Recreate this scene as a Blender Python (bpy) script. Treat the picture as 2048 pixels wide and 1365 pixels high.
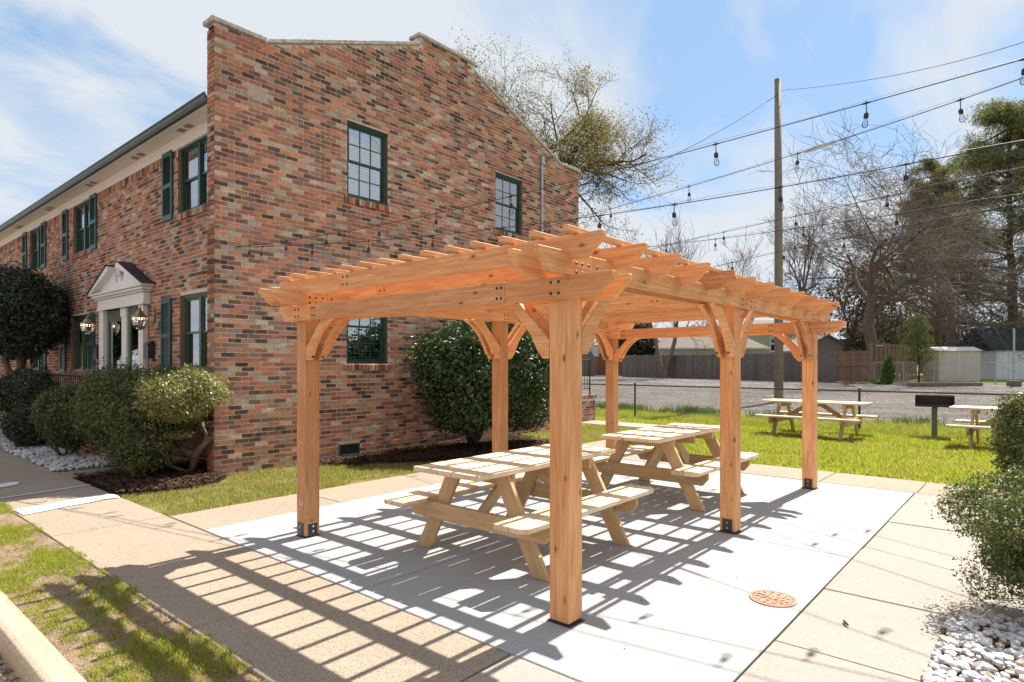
import bpy, bmesh, math, random
import numpy as np
from mathutils import Vector, Matrix

# ------------------------------------------------------------------ camera, sky, sun, exposure
S = bpy.context.scene
for o in list(bpy.data.objects): bpy.data.objects.remove(o)
COL = S.collection
YAW, EYE = 0.70666, 1.53
cd = bpy.data.cameras.new('camera'); cam = bpy.data.objects.new('camera', cd); COL.objects.link(cam)
cam.location = (0, 0, EYE); cam.rotation_euler = (math.pi/2, 0, YAW-math.pi/2)
cd.sensor_width = 36; cd.lens = 1233.7/2048*36; cd.shift_y = 45.4/2048; cd.clip_start = .05; cd.clip_end = 1500
S.camera = cam
SUN_EL, SUN_AZ = math.radians(52.5), math.radians(-2.6)
SUNDIR = Vector((math.cos(SUN_EL)*math.cos(SUN_AZ), math.cos(SUN_EL)*math.sin(SUN_AZ), math.sin(SUN_EL)))
W = bpy.data.worlds.new('World'); S.world = W; W.use_nodes = True
def build_world():
    nt = W.node_tree; N = nt.nodes; L = nt.links; N.clear()
    out = N.new('ShaderNodeOutputWorld'); bg = N.new('ShaderNodeBackground'); bg.inputs[1].default_value = .1
    sky = N.new('ShaderNodeTexSky'); sky.sky_type = 'NISHITA'; sky.sun_disc = False
    sky.sun_elevation = SUN_EL; sky.sun_rotation = math.pi/2-SUN_AZ
    sky.air_density = 1.0; sky.dust_density = .35; sky.ozone_density = 2.5
    tc = N.new('ShaderNodeTexCoord'); sep = N.new('ShaderNodeSeparateXYZ'); L.new(tc.outputs['Generated'], sep.inputs[0])
    zz = N.new('ShaderNodeMath'); zz.operation = 'ADD'; zz.inputs[1].default_value = .22; L.new(sep.outputs[2], zz.inputs[0])
    zm = N.new('ShaderNodeMath'); zm.operation = 'MAXIMUM'; zm.inputs[1].default_value = .12; L.new(zz.outputs[0], zm.inputs[0])
    cx = N.new('ShaderNodeMath'); cx.operation = 'DIVIDE'; L.new(sep.outputs[0], cx.inputs[0]); L.new(zm.outputs[0], cx.inputs[1])
    cy = N.new('ShaderNodeMath'); cy.operation = 'DIVIDE'; L.new(sep.outputs[1], cy.inputs[0]); L.new(zm.outputs[0], cy.inputs[1])
    cmb = N.new('ShaderNodeCombineXYZ'); L.new(cx.outputs[0], cmb.inputs[0]); L.new(cy.outputs[0], cmb.inputs[1])
    mp = N.new('ShaderNodeMapping'); mp.inputs['Rotation'].default_value = (0, 0, .9); mp.inputs['Scale'].default_value = (1.0, 1.7, 1); mp.inputs['Location'].default_value = (7.3, 4.1, 0)
    L.new(cmb.outputs[0], mp.inputs[0])
    n1 = N.new('ShaderNodeTexNoise'); n1.inputs['Scale'].default_value = 1.15; n1.inputs['Detail'].default_value = 7; n1.inputs['Roughness'].default_value = .56; n1.inputs['Distortion'].default_value = .5
    L.new(mp.outputs[0], n1.inputs['Vector'])
    rp = N.new('ShaderNodeValToRGB'); e = rp.color_ramp.elements
    e[0].position = .36; e[0].color = (.05, .05, .05, 1); e[1].position = .53; e[1].color = (.94, .94, .94, 1)
    L.new(n1.outputs['Fac'], rp.inputs[0])
    veil = N.new('ShaderNodeMix'); veil.data_type = 'RGBA'; veil.inputs['Factor'].default_value = .68; veil.inputs['B'].default_value = (1.5, 2.5, 3.8, 1)
    L.new(sky.outputs[0], veil.inputs['A'])
    mx = N.new('ShaderNodeMix'); mx.data_type = 'RGBA'; mx.inputs['B'].default_value = (3.75, 3.95, 4.15, 1)
    L.new(rp.outputs[0], mx.inputs['Factor']); L.new(veil.outputs['Result'], mx.inputs['A'])
    L.new(mx.outputs['Result'], bg.inputs[0]); L.new(bg.outputs[0], out.inputs[0])
build_world()
sd = bpy.data.lights.new('sun', 'SUN'); sd.energy = 5.0; sd.angle = math.radians(.45); sd.color = (1, .95, .87)
sun = bpy.data.objects.new('sun', sd); COL.objects.link(sun); sun.rotation_euler = SUNDIR.to_track_quat('Z', 'Y').to_euler()
S.view_settings.view_transform = 'Standard'; S.view_settings.look = 'None'; S.view_settings.exposure = 1.08; S.view_settings.gamma = 1
S.view_settings.use_curve_mapping = False
S.render.engine = 'CYCLES'; cy_ = S.cycles
cy_.use_denoising = True; cy_.use_adaptive_sampling = True; cy_.adaptive_threshold = .025; cy_.max_bounces = 5; cy_.diffuse_bounces = 3; cy_.glossy_bounces = 2; cy_.transmission_bounces = 3; cy_.transparent_max_bounces = 8
cy_.caustics_reflective = False; cy_.caustics_refractive = False; cy_.sample_clamp_indirect = 6

# ------------------------------------------------------------------ helpers
rnd = random.Random(7); RNG = np.random.default_rng(11)
CY, SY = math.cos(YAW), math.sin(YAW)
def at(u, D):                       # plan position D metres ahead of the camera under image column u (of 2048)
    r = (u-1024)/1233.7*D
    return D*CY+r*SY, D*SY-r*CY
def ground_z(x):
    t = min(1, max(0, (x-18)/24)); return .42*t*t*(3-2*t)

def link(o, parent=None):
    COL.objects.link(o)
    if parent is not None: o.parent = parent
    return o
def tag(o, label=None, cat=None, group=None, kind=None):
    if label: o['label'] = label
    if cat: o['category'] = cat
    if group: o['group'] = group
    if kind: o['kind'] = kind
    return o
def thing(name, label, cat, loc=(0, 0, 0), rz=0, group=None):
    o = bpy.data.objects.new(name, None); o.empty_display_size = .1; link(o); o.location = loc; o.rotation_euler = (0, 0, rz)
    return tag(o, label, cat, group)
def np_mesh(name, V, F, mat=None, cols=None, smooth=False):
    V = np.asarray(V, np.float32).reshape(-1, 3); F = np.asarray(F, np.int32); k = F.shape[1]; n = len(F)
    me = bpy.data.meshes.new(name)
    me.vertices.add(len(V)); me.vertices.foreach_set('co', V.ravel())
    me.loops.add(n*k); me.loops.foreach_set('vertex_index', F.ravel())
    me.polygons.add(n); me.polygons.foreach_set('loop_start', np.arange(0, n*k, k, dtype=np.int32)); me.polygons.foreach_set('loop_total', np.full(n, k, np.int32))
    me.polygons.foreach_set('use_smooth', np.full(n, bool(smooth)))
    if cols is not None:
        a = me.attributes.new('tint', 'FLOAT_COLOR', 'FACE'); c = np.ones((n, 4), np.float32); c[:, :3] = cols; a.data.foreach_set('color', c.ravel())
    if mat: me.materials.append(mat)
    me.update(calc_edges=True)
    return me
def np_obj(name, V, F, mat, parent=None, cols=None, smooth=False):
    return link(bpy.data.objects.new(name, np_mesh(name, V, F, mat, cols, smooth)), parent)
class MB:
    """collects boxes, prisms, tubes and lathes and links them as one mesh object"""
    def __init__(s): s.v = []; s.f = []
    def add(s, vs, fs):
        b = len(s.v); s.v += [tuple(v) for v in vs]; s.f += [tuple(i+b for i in f) for f in fs]; return s
    def box(s, x0, x1, y0, y1, z0, z1):
        return s.add([(x0, y0, z0), (x1, y0, z0), (x1, y1, z0), (x0, y1, z0), (x0, y0, z1), (x1, y0, z1), (x1, y1, z1), (x0, y1, z1)],
                     [(0, 3, 2, 1), (4, 5, 6, 7), (0, 1, 5, 4), (1, 2, 6, 5), (2, 3, 7, 6), (3, 0, 4, 7)])
    def prism(s, poly, a0, a1, axis='y'):   # polygon (p,q) extruded along axis; y: (x,z), x: (y,z), z: (x,y)
        n = len(poly); m = {'y': lambda p, q, a: (p, a, q), 'x': lambda p, q, a: (a, p, q), 'z': lambda p, q, a: (p, q, a)}[axis]
        s.add([m(p, q, a0) for p, q in poly]+[m(p, q, a1) for p, q in poly],
              [tuple(range(n)), tuple(range(2*n-1, n-1, -1))]+[(i, i+n, (i+1) % n+n, (i+1) % n) for i in range(n)]); return s
    def tube(s, pts, r, k=6, cap=True):
        pts = [Vector(p) for p in pts]; n = len(pts); rs = r if hasattr(r, '__len__') else [r]*n; vs = []; fs = []; up = Vector((0, 0, 1))
        for i, p in enumerate(pts):
            d = (pts[min(i+1, n-1)]-pts[max(i-1, 0)]).normalized(); a = d.cross(up)
            if a.length < .05: a = d.cross(Vector((1, 0, 0)))
            a.normalize(); b = a.cross(d)
            vs += [p+(a*math.cos(2*math.pi*j/k)+b*math.sin(2*math.pi*j/k))*rs[i] for j in range(k)]
        for i in range(n-1): fs += [(i*k+j, i*k+(j+1) % k, (i+1)*k+(j+1) % k, (i+1)*k+j) for j in range(k)]
        if cap: fs += [tuple(range(k-1, -1, -1)), tuple(range((n-1)*k, n*k))]
        return s.add(vs, fs)
    def lathe(s, prof, c=(0, 0, 0), k=12):
        n = len(prof); vs = [(c[0]+r*math.cos(2*math.pi*j/k), c[1]+r*math.sin(2*math.pi*j/k), c[2]+z) for r, z in prof for j in range(k)]
        return s.add(vs, [(i*k+j, i*k+(j+1) % k, (i+1)*k+(j+1) % k, (i+1)*k+j) for i in range(n-1) for j in range(k)])
    def mesh(s, name, mat, bevel=0, smooth=False):
        me = bpy.data.meshes.new(name); me.from_pydata(s.v, [], s.f)
        bm = bmesh.new(); bm.from_mesh(me); bmesh.ops.recalc_face_normals(bm, faces=bm.faces)
        if bevel: bmesh.ops.bevel(bm, geom=list(bm.edges), offset=bevel, segments=1, affect='EDGES', clamp_overlap=True)
        if smooth:
            for f in bm.faces: f.smooth = True
        bm.to_mesh(me); bm.free()
        if mat: me.materials.append(mat)
        return me
    def build(s, name, mat, parent=None, bevel=0, smooth=False):
        return link(bpy.data.objects.new(name, s.mesh(name, mat, bevel, smooth)), parent)
def inst(name, me, parent, loc=(0, 0, 0), rot=(0, 0, 0)):
    o = bpy.data.objects.new(name, me); link(o, parent); o.location = loc; o.rotation_euler = rot; return o
def copy_tree(o, parent=None):
    c = o.copy(); COL.objects.link(c); c.parent = parent
    for ch in list(o.children): copy_tree(ch, c)
    return c

# ------------------------------------------------------------------ materials
class NT:
    def __init__(s, name):
        s.m = bpy.data.materials.new(name); s.m.use_nodes = True; s.t = s.m.node_tree; s.N = s.t.nodes; s.L = s.t.links
        s.bsdf = s.N['Principled BSDF']; s.out = s.N['Material Output']
    def n(s, typ, **kw):
        x = s.N.new(typ)
        for k, v in kw.items():
            if k.startswith('i_'): x.inputs[k[2:].replace('_', ' ')].default_value = v
            else: setattr(x, k, v)
        return x
    def coord(s, kind='Object', scale=(1, 1, 1), rnd_off=False):
        if kind == 'World': src = s.n('ShaderNodeNewGeometry').outputs['Position']
        else: src = s.n('ShaderNodeTexCoord').outputs[kind]
        if rnd_off:
            oi = s.n('ShaderNodeObjectInfo'); mu = s.n('ShaderNodeMath', operation='MULTIPLY'); mu.inputs[1].default_value = 57.
            s.L.new(oi.outputs['Random'], mu.inputs[0]); ad = s.n('ShaderNodeVectorMath', operation='ADD'); s.L.new(src, ad.inputs[0]); s.L.new(mu.outputs[0], ad.inputs[1]); src = ad.outputs[0]
        mp = s.n('ShaderNodeMapping'); mp.inputs['Scale'].default_value = scale; s.L.new(src, mp.inputs[0]); return mp.outputs[0]
    def noise(s, vec, scale, detail=3, rough=.55, dist=0):
        x = s.n('ShaderNodeTexNoise'); x.inputs['Scale'].default_value = scale; x.inputs['Detail'].default_value = detail; x.inputs['Roughness'].default_value = rough; x.inputs['Distortion'].default_value = dist
        s.L.new(vec, x.inputs['Vector']); return x.outputs['Fac']
    def voro(s, vec, scale, feature='F1', out='Distance'):
        x = s.n('ShaderNodeTexVoronoi', feature=feature); x.inputs['Scale'].default_value = scale; s.L.new(vec, x.inputs['Vector']); return x.outputs[out]
    def ramp(s, fac, stops):
        x = s.n('ShaderNodeValToRGB'); e = x.color_ramp.elements
        while len(e) < len(stops): e.new(.5)
        for el, (p, c) in zip(e, stops):
            el.position = p; el.color = (c, c, c, 1) if not hasattr(c, '__len__') else (*c, 1)
        s.L.new(fac, x.inputs[0]); return x.outputs[0]
    def mix(s, fac, a, b, mode='MIX'):
        x = s.n('ShaderNodeMix', data_type='RGBA', blend_type=mode)
        for k, v in (('Factor', fac), ('A', a), ('B', b)):
            if isinstance(v, (int, float)): x.inputs[k].default_value = v
            elif isinstance(v, tuple): x.inputs[k].default_value = (*v, 1)
            else: s.L.new(v, x.inputs[k])
        return x.outputs['Result']
    def bump(s, h, strength=.3, dist=.01):
        b = s.n('ShaderNodeBump'); b.inputs['Strength'].default_value = strength; b.inputs['Distance'].default_value = dist; s.L.new(h, b.inputs['Height']); s.L.new(b.outputs[0], s.bsdf.inputs['Normal'])
    def done(s, col=None, rough=.6, spec=.3, metal=0):
        b = s.bsdf
        if col is not None:
            if isinstance(col, tuple): b.inputs['Base Color'].default_value = (*col, 1)
            else: s.L.new(col, b.inputs['Base Color'])
        if isinstance(rough, float) or isinstance(rough, int): b.inputs['Roughness'].default_value = rough
        else: s.L.new(rough, b.inputs['Roughness'])
        b.inputs['Specular IOR Level'].default_value = spec; b.inputs['Metallic'].default_value = metal
        return s.m
M = {}
def plain(name, col, rough=.6, spec=.3, metal=0, var=.12, scale=6, bump=.0):
    t = NT(name); v = t.coord('Object', rnd_off=True); f = t.noise(v, scale, 5, .6)
    c = t.mix(t.ramp(f, [(.3, 0), (.7, 1)]), tuple(x*(1-var) for x in col), tuple(min(1, x*(1+var)) for x in col))
    if bump: t.bump(t.noise(v, scale*8, 3), bump, .004)
    M[name] = t.done(c, rough, spec, metal); return M[name]
def wood(name, c0, c1, c2, knot=(.13, .05, .02), grain=1.0, knots=True, rough=.62):
    t = NT(name); v = t.coord('Object', (1, 14, 14), True); v2 = t.coord('Object', (.6, 3, 3), True)
    g = t.noise(v, 3.2*grain, 6, .62, .6); b = t.noise(v2, 2.2, 3, .5, .4)
    w = t.n('ShaderNodeTexWave', wave_type='BANDS', bands_direction='Z'); w.inputs['Scale'].default_value = 4.5; w.inputs['Distortion'].default_value = 5; w.inputs['Detail'].default_value = 2; w.inputs['Detail Scale'].default_value = .8
    t.L.new(t.coord('Object', (.25, 3, 3), True), w.inputs['Vector'])
    c = t.mix(t.ramp(b, [(.32, 0), (.68, 1)]), c0, c1); c = t.mix(t.ramp(g, [(.36, 0), (.68, .9)]), c, c2)
    ck = t.noise(t.coord('Object', (1.3, 60, 60), True), 2.0, 3, .5); c = t.mix(t.ramp(ck, [(.69, 0), (.75, .32)]), c, tuple(x*.35 for x in c2))
    c = t.mix(t.ramp(w.outputs['Fac'], [(.55, 0), (1, .32)]), c, c2)
    oi = t.n('ShaderNodeObjectInfo'); rv = t.ramp(oi.outputs['Random'], [(0, .78), (.35, .93), (.7, 1.04), (1, 1.16)]); c = t.mix(1.0, c, rv, 'MULTIPLY')
    if knots:
        d = t.voro(t.coord('Object', (1, 2.2, 2.2), True), 3.4); k = t.ramp(d, [(.045, 1), (.1, 0)])
        c = t.mix(k, c, knot); halo = t.ramp(d, [(.06, .35), (.17, 0)]); c = t.mix(halo, c, tuple(x*.55 for x in c1))
    t.bump(g, .22, .003); M[name] = t.done(c, rough, .25); return M[name]
wood('cedar', (.84, .475, .235), (.74, .365, .16), (.55, .235, .09))
wood('pale_pine', (.84, .71, .54), (.78, .63, .45), (.66, .47, .28), knot=(.22, .12, .06))
wood('treated_pine', (.64, .48, .29), (.57, .42, .23), (.48, .31, .15), knot=(.2, .11, .05))
wood('weathered_board', (.235, .195, .165), (.165, .135, .112), (.10, .08, .066), knot=(.05, .04, .03))
wood('brown_board', (.30, .19, .12), (.24, .14, .085), (.15, .085, .05))
wood('red_board', (.27, .085, .04), (.22, .065, .03), (.14, .04, .02))
wood('pole_wood', (.28, .24, .18), (.22, .185, .14), (.13, .105, .08), knots=False)
plain('green_paint', (.022, .065, .045), .42, .45); plain('shutter_green', (.028, .085, .075), .45, .45); plain('door_green', (.075, .115, .062), .4, .4)
plain('white_paint', (.78, .76, .72), .45, .35, var=.05); plain('cream_paint', (.84, .76, .65), .55, .3, var=.05)
plain('black_iron', (.018, .018, .018), .45, .5); plain('dark_plate', (.035, .033, .033), .38, .6, bump=.1); plain('galvanised', (.42, .43, .44), .4, .5, .6)
plain('far_brick', (.38, .2, .14), .9, .1, var=.2, scale=3); plain('grill_post', (.16, .17, .14), .6, .3); plain('brown_rail', (.09, .06, .045), .55, .4); plain('mail_black', (.03, .03, .035), .35, .5); plain('brass', (.34, .27, .17), .32, .5, .85)
plain('gutter_green', (.045, .07, .052), .4, .45); plain('slate', (.012, .018, .036), .5, .4, var=.4, scale=20); plain('bolt_black', (.02, .018, .016), .4, .5)
plain('bolt_steel', (.5, .48, .45), .35, .5, .8); plain('rubber', (.02, .021, .023), .55, .4); plain('blind_white', (.50, .51, .53), .5, .3, var=.04)
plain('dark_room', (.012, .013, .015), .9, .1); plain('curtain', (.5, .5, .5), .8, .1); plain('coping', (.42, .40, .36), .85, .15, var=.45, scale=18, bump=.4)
plain('shed_beige', (.56, .50, .43), .6, .25, var=.06); plain('shed_white', (.72, .74, .76), .6, .25, var=.08); plain('shed_roof', (.8, .78, .75), .5, .3); plain('dark_roof', (.04, .045, .05), .8, .2, var=.3, scale=14)
plain('grey_roof', (.23, .19, .165), .9, .1, var=.25, scale=10); plain('siding_green', (.33, .37, .31), .7, .2); plain('siding_grey', (.33, .33, .30), .7, .2); plain('siding_tan', (.30, .25, .21), .8, .2); plain('siding_blue', (.10, .14, .2), .7, .2)
plain('timber_sleeper', (.2, .16, .13), .9, .1, var=.35, scale=9); plain('badge', (.7, .7, .66), .4, .4); plain('cast_iron', (.40, .235, .165), .75, .25, var=.28, scale=22, bump=.5)
plain('bark_dark', (.085, .068, .055), .95, .1, var=.45, scale=9, bump=.6); plain('bark_grey', (.16, .125, .10), .95, .1, var=.35, scale=9, bump=.5); plain('bark_tan', (.17, .125, .085), .95, .1, var=.4, scale=12, bump=.5); plain('cut_wood', (.4, .2, .08), .8, .15, var=.3, scale=14)
plain('far_twig', (.19, .15, .125), .95, .05)
def leafmat(name, cols, rough=.45, spec=.35, trans=.25, patchy=None):
    t = NT(name); g = t.n('ShaderNodeNewGeometry'); st = [(i/(len(cols)-1), c) for i, c in enumerate(cols)]
    c = t.ramp(g.outputs['Random Per Island'], st)
    if patchy: c = t.mix(t.ramp(t.noise(t.coord('World'), patchy[1], 5, .65), [(.46, 0), (.66, .75)]), c, patchy[0])
    t.done(c, rough, spec)
    tr = t.n('ShaderNodeBsdfTranslucent'); t.L.new(t.mix(1.0, c, (1.15, 1.2, .6), 'MULTIPLY'), tr.inputs[0])
    ms = t.n('ShaderNodeMixShader'); ms.inputs[0].default_value = trans; t.L.new(t.bsdf.outputs[0], ms.inputs[1]); t.L.new(tr.outputs[0], ms.inputs[2]); t.L.new(ms.outputs[0], t.out.inputs[0])
    M[name] = t.m
leafmat('leaf_holly', [(.018, .040, .014), (.032, .066, .02), (.055, .10, .028), (.11, .16, .045)], .36, .42, .14)
leafmat('leaf_hedge', [(.035, .06, .018), (.055, .09, .024), (.08, .125, .034), (.14, .17, .055), (.24, .14, .06)], .42, .4, .2)
leafmat('leaf_dark', [(.014, .028, .013), (.024, .045, .018), (.04, .066, .026), (.09, .07, .04)], .35, .45, .1)
leafmat('leaf_box', [(.055, .085, .025), (.08, .125, .035), (.12, .17, .05), (.19, .22, .09), (.17, .10, .05)], .45, .28, .25)
leafmat('leaf_olive', [(.09, .115, .035), (.17, .195, .06), (.28, .295, .105), (.42, .41, .19), (.28, .15, .065)], .38, .45, .28)
leafmat('leaf_spring', [(.14, .11, .045), (.2, .16, .06), (.27, .22, .08), (.16, .13, .055)], .6, .2, .4)
leafmat('leaf_pine', [(.09, .10, .035), (.13, .14, .052), (.18, .18, .075), (.24, .215, .11)], .6, .2, .3)
leafmat('leaf_cedar', [(.10, .125, .03), (.16, .18, .045), (.23, .24, .07)], .6, .2, .25)
leafmat('leaf_ivy', [(.05, .1, .02), (.09, .16, .03), (.13, .2, .05)], .5, .3, .3)
leafmat('leaf_russet', [(.11, .075, .05), (.16, .115, .08), (.2, .15, .10), (.09, .08, .045)], .8, .1, .15)
leafmat('leaf_wood', [(.02, .03, .014), (.035, .045, .02), (.06, .055, .03), (.09, .07, .045)], .7, .1, .1)
leafmat('grass_blade', [(.20, .25, .03), (.26, .31, .04), (.33, .38, .055), (.40, .42, .09), (.44, .36, .16)], .55, .22, .55, ((.40, .34, .13), 1.1))
leafmat('grass_thin', [(.18, .21, .04), (.23, .27, .05), (.30, .31, .085), (.38, .32, .15), (.46, .37, .22)], .6, .2, .5, ((.42, .33, .19), 1.6))
leafmat('straw', [(.36, .27, .17), (.45, .35, .24), (.28, .2, .12)], .8, .1, .2)
leafmat('mulch_chip', [(.028, .016, .012), (.05, .028, .018), (.085, .05, .032), (.13, .085, .055)], .9, .1, .0)
leafmat('dry_leaf', [(.24, .11, .04), (.16, .09, .04), (.32, .2, .1), (.2, .05, .02)], .7, .2, .15)

def concrete(name, base, speck, amount, fine=260, blotch=.1, streak=0, dark=.5):
    t = NT(name); v = t.coord('World'); big = t.noise(v, .9, 4, .55); mid = t.noise(v, 9, 4, .6)
    c = t.mix(t.ramp(big, [(.3, 0), (.7, 1)]), tuple(x*(1-blotch) for x in base), tuple(x*(1+blotch*.6) for x in base))
    c = t.mix(t.ramp(mid, [(.35, .22), (.65, 0)]), c, tuple(x*.82 for x in base))
    cell = t.voro(v, fine, out='Color'); sx = t.n('ShaderNodeSeparateColor'); t.L.new(cell, sx.inputs[0])
    c = t.mix(t.ramp(sx.outputs[0], [(1-amount-.06, 0), (1-amount, 1)]), c, speck)
    c = t.mix(t.ramp(sx.outputs[1], [(1-amount*.7-.05, 0), (1-amount*.7, .7)]), c, tuple(min(.9, x*1.35) for x in base))
    if streak:
        s_ = t.noise(t.coord('World', (1.2, 26, 1)), 3, 4, .6); c = t.mix(t.ramp(s_, [(.35, streak), (.65, 0)]), c, tuple(x*.86 for x in base))
    st = t.noise(v, 2.3, 6, .7, .8); c = t.mix(t.ramp(st, [(.62, 0), (.78, .28)]), c, tuple(x*dark for x in base))
    h = t.noise(v, fine*.6, 2); t.bump(h, .35, .003); M[name] = t.done(c, .85, .2)
concrete('slab_concrete', (.385, .383, .375), (.29, .285, .275),   .10, 330, .09, .75, .8)
concrete('aggregate', (.345, .275, .205), (.14, .115, .092), .16, 230, .10, 0, .62)
concrete('walk_concrete', (.335, .298, .258), (.21, .185, .16), .15, 300, .07, 0, .72)
concrete('kerb_concrete', (.46, .37, .27), (.28, .21, .15), .2, 260, .16, 0, .55)
concrete('patch_cement', (.66, .66, .65), (.58, .58, .57), .05, 300, .06, 0, .85)
concrete('road_asphalt', (.20, .19, .178), (.3, .28, .26), .2, 130, .2, 0, .6)
concrete('gutter_concrete', (.50, .47, .42), (.25, .2, .17), .14, 200, .15, 0, .5)
def soil(name, cols, scale=7, bump=.8):
    t = NT(name); v = t.coord('World'); f = t.noise(v, scale, 8, .68, .3); c = t.ramp(f, [(.28+.44*i/(len(cols)-1), c) for i, c in enumerate(cols)])
    g = t.noise(v, scale*14, 3, .6); c = t.mix(t.ramp(g, [(.35, .5), (.6, 0)]), c, tuple(x*.45 for x in cols[0]))
    b = t.n('ShaderNodeMath', operation='ADD'); t.L.new(f, b.inputs[0]); t.L.new(g, b.inputs[1]); t.bump(b.outputs[0], bump, .02); M[name] = t.done(c, .95, .08)
soil('soil', [(.24, .165, .11), (.36, .265, .175), (.47, .365, .25)])
soil('lawn_soil', [(.16, .15, .05), (.24, .215, .08), (.33, .27, .14)])
soil('mulch', [(.022, .013, .010), (.045, .026, .018), (.08, .05, .035)], 16)
soil('far_grass', [(.12, .13, .03), (.17, .18, .045), (.25, .21, .10)], 1.1, .3)
def gravelmat():
    t = NT('gravel'); v = t.coord('World'); cell = t.voro(v, 16, out='Color'); sx = t.n('ShaderNodeSeparateColor'); t.L.new(cell, sx.inputs[0])
    c = t.ramp(sx.outputs[0], [(0, (.08, .07, .065)), (.5, (.19, .165, .15)), (.85, (.29, .26, .235)), (1, (.46, .43, .40))])
    big = t.noise(t.coord('World', (1, .35, 1)), .9, 5, .62); c = t.mix(t.ramp(big, [(.42, .6), (.58, 0)]), c, (.10, .088, .08))
    d = t.voro(v, 16); m2 = t.noise(v, 3, 5, .7); a = t.n('ShaderNodeMath', operation='ADD'); t.L.new(d, a.inputs[0]); t.L.new(m2, a.inputs[1]); t.bump(a.outputs[0], 1.0, .06); M['gravel'] = t.done(c, .95, .1)
gravelmat()
def brickmat():
    t = NT('brick'); v = t.coord('World'); a = t.n('ShaderNodeAttribute', attribute_name='tint'); col = a.outputs['Color']
    f = t.noise(v, 85, 5, .75, .5); c = t.mix(t.ramp(f, [(.47, 0), (.62, .78)]), col, t.mix(1.0, col, (.28, .26, .26), 'MULTIPLY'))
    f3 = t.noise(v, 17, 3, .6); c = t.mix(t.ramp(f3, [(.5, 0), (.66, .5)]), c, (.36, .17, .095)); f2 = t.noise(t.coord('World', (1, 1, 1.6)), 42, 4, .7); c = t.mix(t.ramp(f2, [(.3, .45), (.48, 0)]), c, t.mix(1.0, col, (1.55, 1.42, 1.3), 'MULTIPLY'))
    gr = t.noise(t.coord('World', (1.2, 1.2, .45)), .9, 6, .66); c = t.mix(t.ramp(gr, [(.5, 0), (.72, .4)]), c, t.mix(1.0, c, (.55, .53, .52), 'MULTIPLY'))
    t.bump(f, .7, .006); M['brick'] = t.done(c, .88, .15)
    t = NT('mortar'); v = t.coord('World'); f = t.noise(v, 40, 4, .6); c = t.mix(t.ramp(f, [(.3, 0), (.7, 1)]), (.54, .455, .375), (.70, .6, .505))
    t.bump(f, .5, .004); M['mortar'] = t.done(c, .95, .1)
brickmat()
def glassmat():
    t = NT('pane_glass'); t.N.remove(t.bsdf); fr = t.n('ShaderNodeFresnel'); fr.inputs[0].default_value = 1.5
    ad = t.n('ShaderNodeMath', operation='MULTIPLY_ADD'); ad.inputs[1].default_value = 1.5; ad.inputs[2].default_value = .27; ad.use_clamp = True; t.L.new(fr.outputs[0], ad.inputs[0])
    tr = t.n('ShaderNodeBsdfTransparent'); tr.inputs[0].default_value = (.82, .86, .88, 1); gl = t.n('ShaderNodeBsdfGlossy'); gl.inputs['Roughness'].default_value = .02; gl.inputs[0].default_value = (.95, .97, 1, 1)
    wv = t.noise(t.coord('World'), 3.0, 2); b = t.n('ShaderNodeBump'); b.inputs['Strength'].default_value = .05; b.inputs['Distance'].default_value = .02; t.L.new(wv, b.inputs['Height']); t.L.new(b.outputs[0], gl.inputs['Normal'])
    ms = t.n('ShaderNodeMixShader'); t.L.new(ad.outputs[0], ms.inputs[0]); t.L.new(tr.outputs[0], ms.inputs[1]); t.L.new(gl.outputs[0], ms.inputs[2]); t.L.new(ms.outputs[0], t.out.inputs[0]); M['pane_glass'] = t.m
    t = NT('bulb_glass'); t.N.remove(t.bsdf); fr = t.n('ShaderNodeFresnel'); fr.inputs[0].default_value = 1.3
    tr = t.n('ShaderNodeBsdfTransparent'); tr.inputs[0].default_value = (.90, .91, .92, 1); gl = t.n('ShaderNodeBsdfGlossy'); gl.inputs['Roughness'].default_value = .05
    ms = t.n('ShaderNodeMixShader'); t.L.new(fr.outputs[0], ms.inputs[0]); t.L.new(tr.outputs[0], ms.inputs[1]); t.L.new(gl.outputs[0], ms.inputs[2]); t.L.new(ms.outputs[0], t.out.inputs[0]); M['bulb_glass'] = t.m
    t = NT('flame'); t.bsdf.inputs['Emission Color'].default_value = (1, .62, .25, 1); t.bsdf.inputs['Emission Strength'].default_value = 3.5; M['flame'] = t.m; t.m.cycles.emission_sampling = 'NONE'
    t = NT('white_stone'); v = t.coord('Object', rnd_off=True); f = t.noise(v, 9, 4, .6); oi = t.n('ShaderNodeObjectInfo'); g = t.n('ShaderNodeNewGeometry')
    mm = t.n('ShaderNodeMath', operation='ADD'); t.L.new(oi.outputs['Random'], mm.inputs[0]); t.L.new(g.outputs['Random Per Island'], mm.inputs[1]); fr_ = t.n('ShaderNodeMath', operation='FRACT'); t.L.new(mm.outputs[0], fr_.inputs[0])
    c = t.ramp(fr_.outputs[0], [(0, (.42, .43, .46)), (.45, (.60, .60, .60)), (.85, (.64, .63, .61)), (1, (.46, .33, .22))]); c = t.mix(t.ramp(f, [(.42, 0), (.66, .6)]), c, (.45, .42, .38)); t.bump(f, .3, .01); M['white_stone'] = t.done(c, .75, .25)
glassmat()

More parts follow.
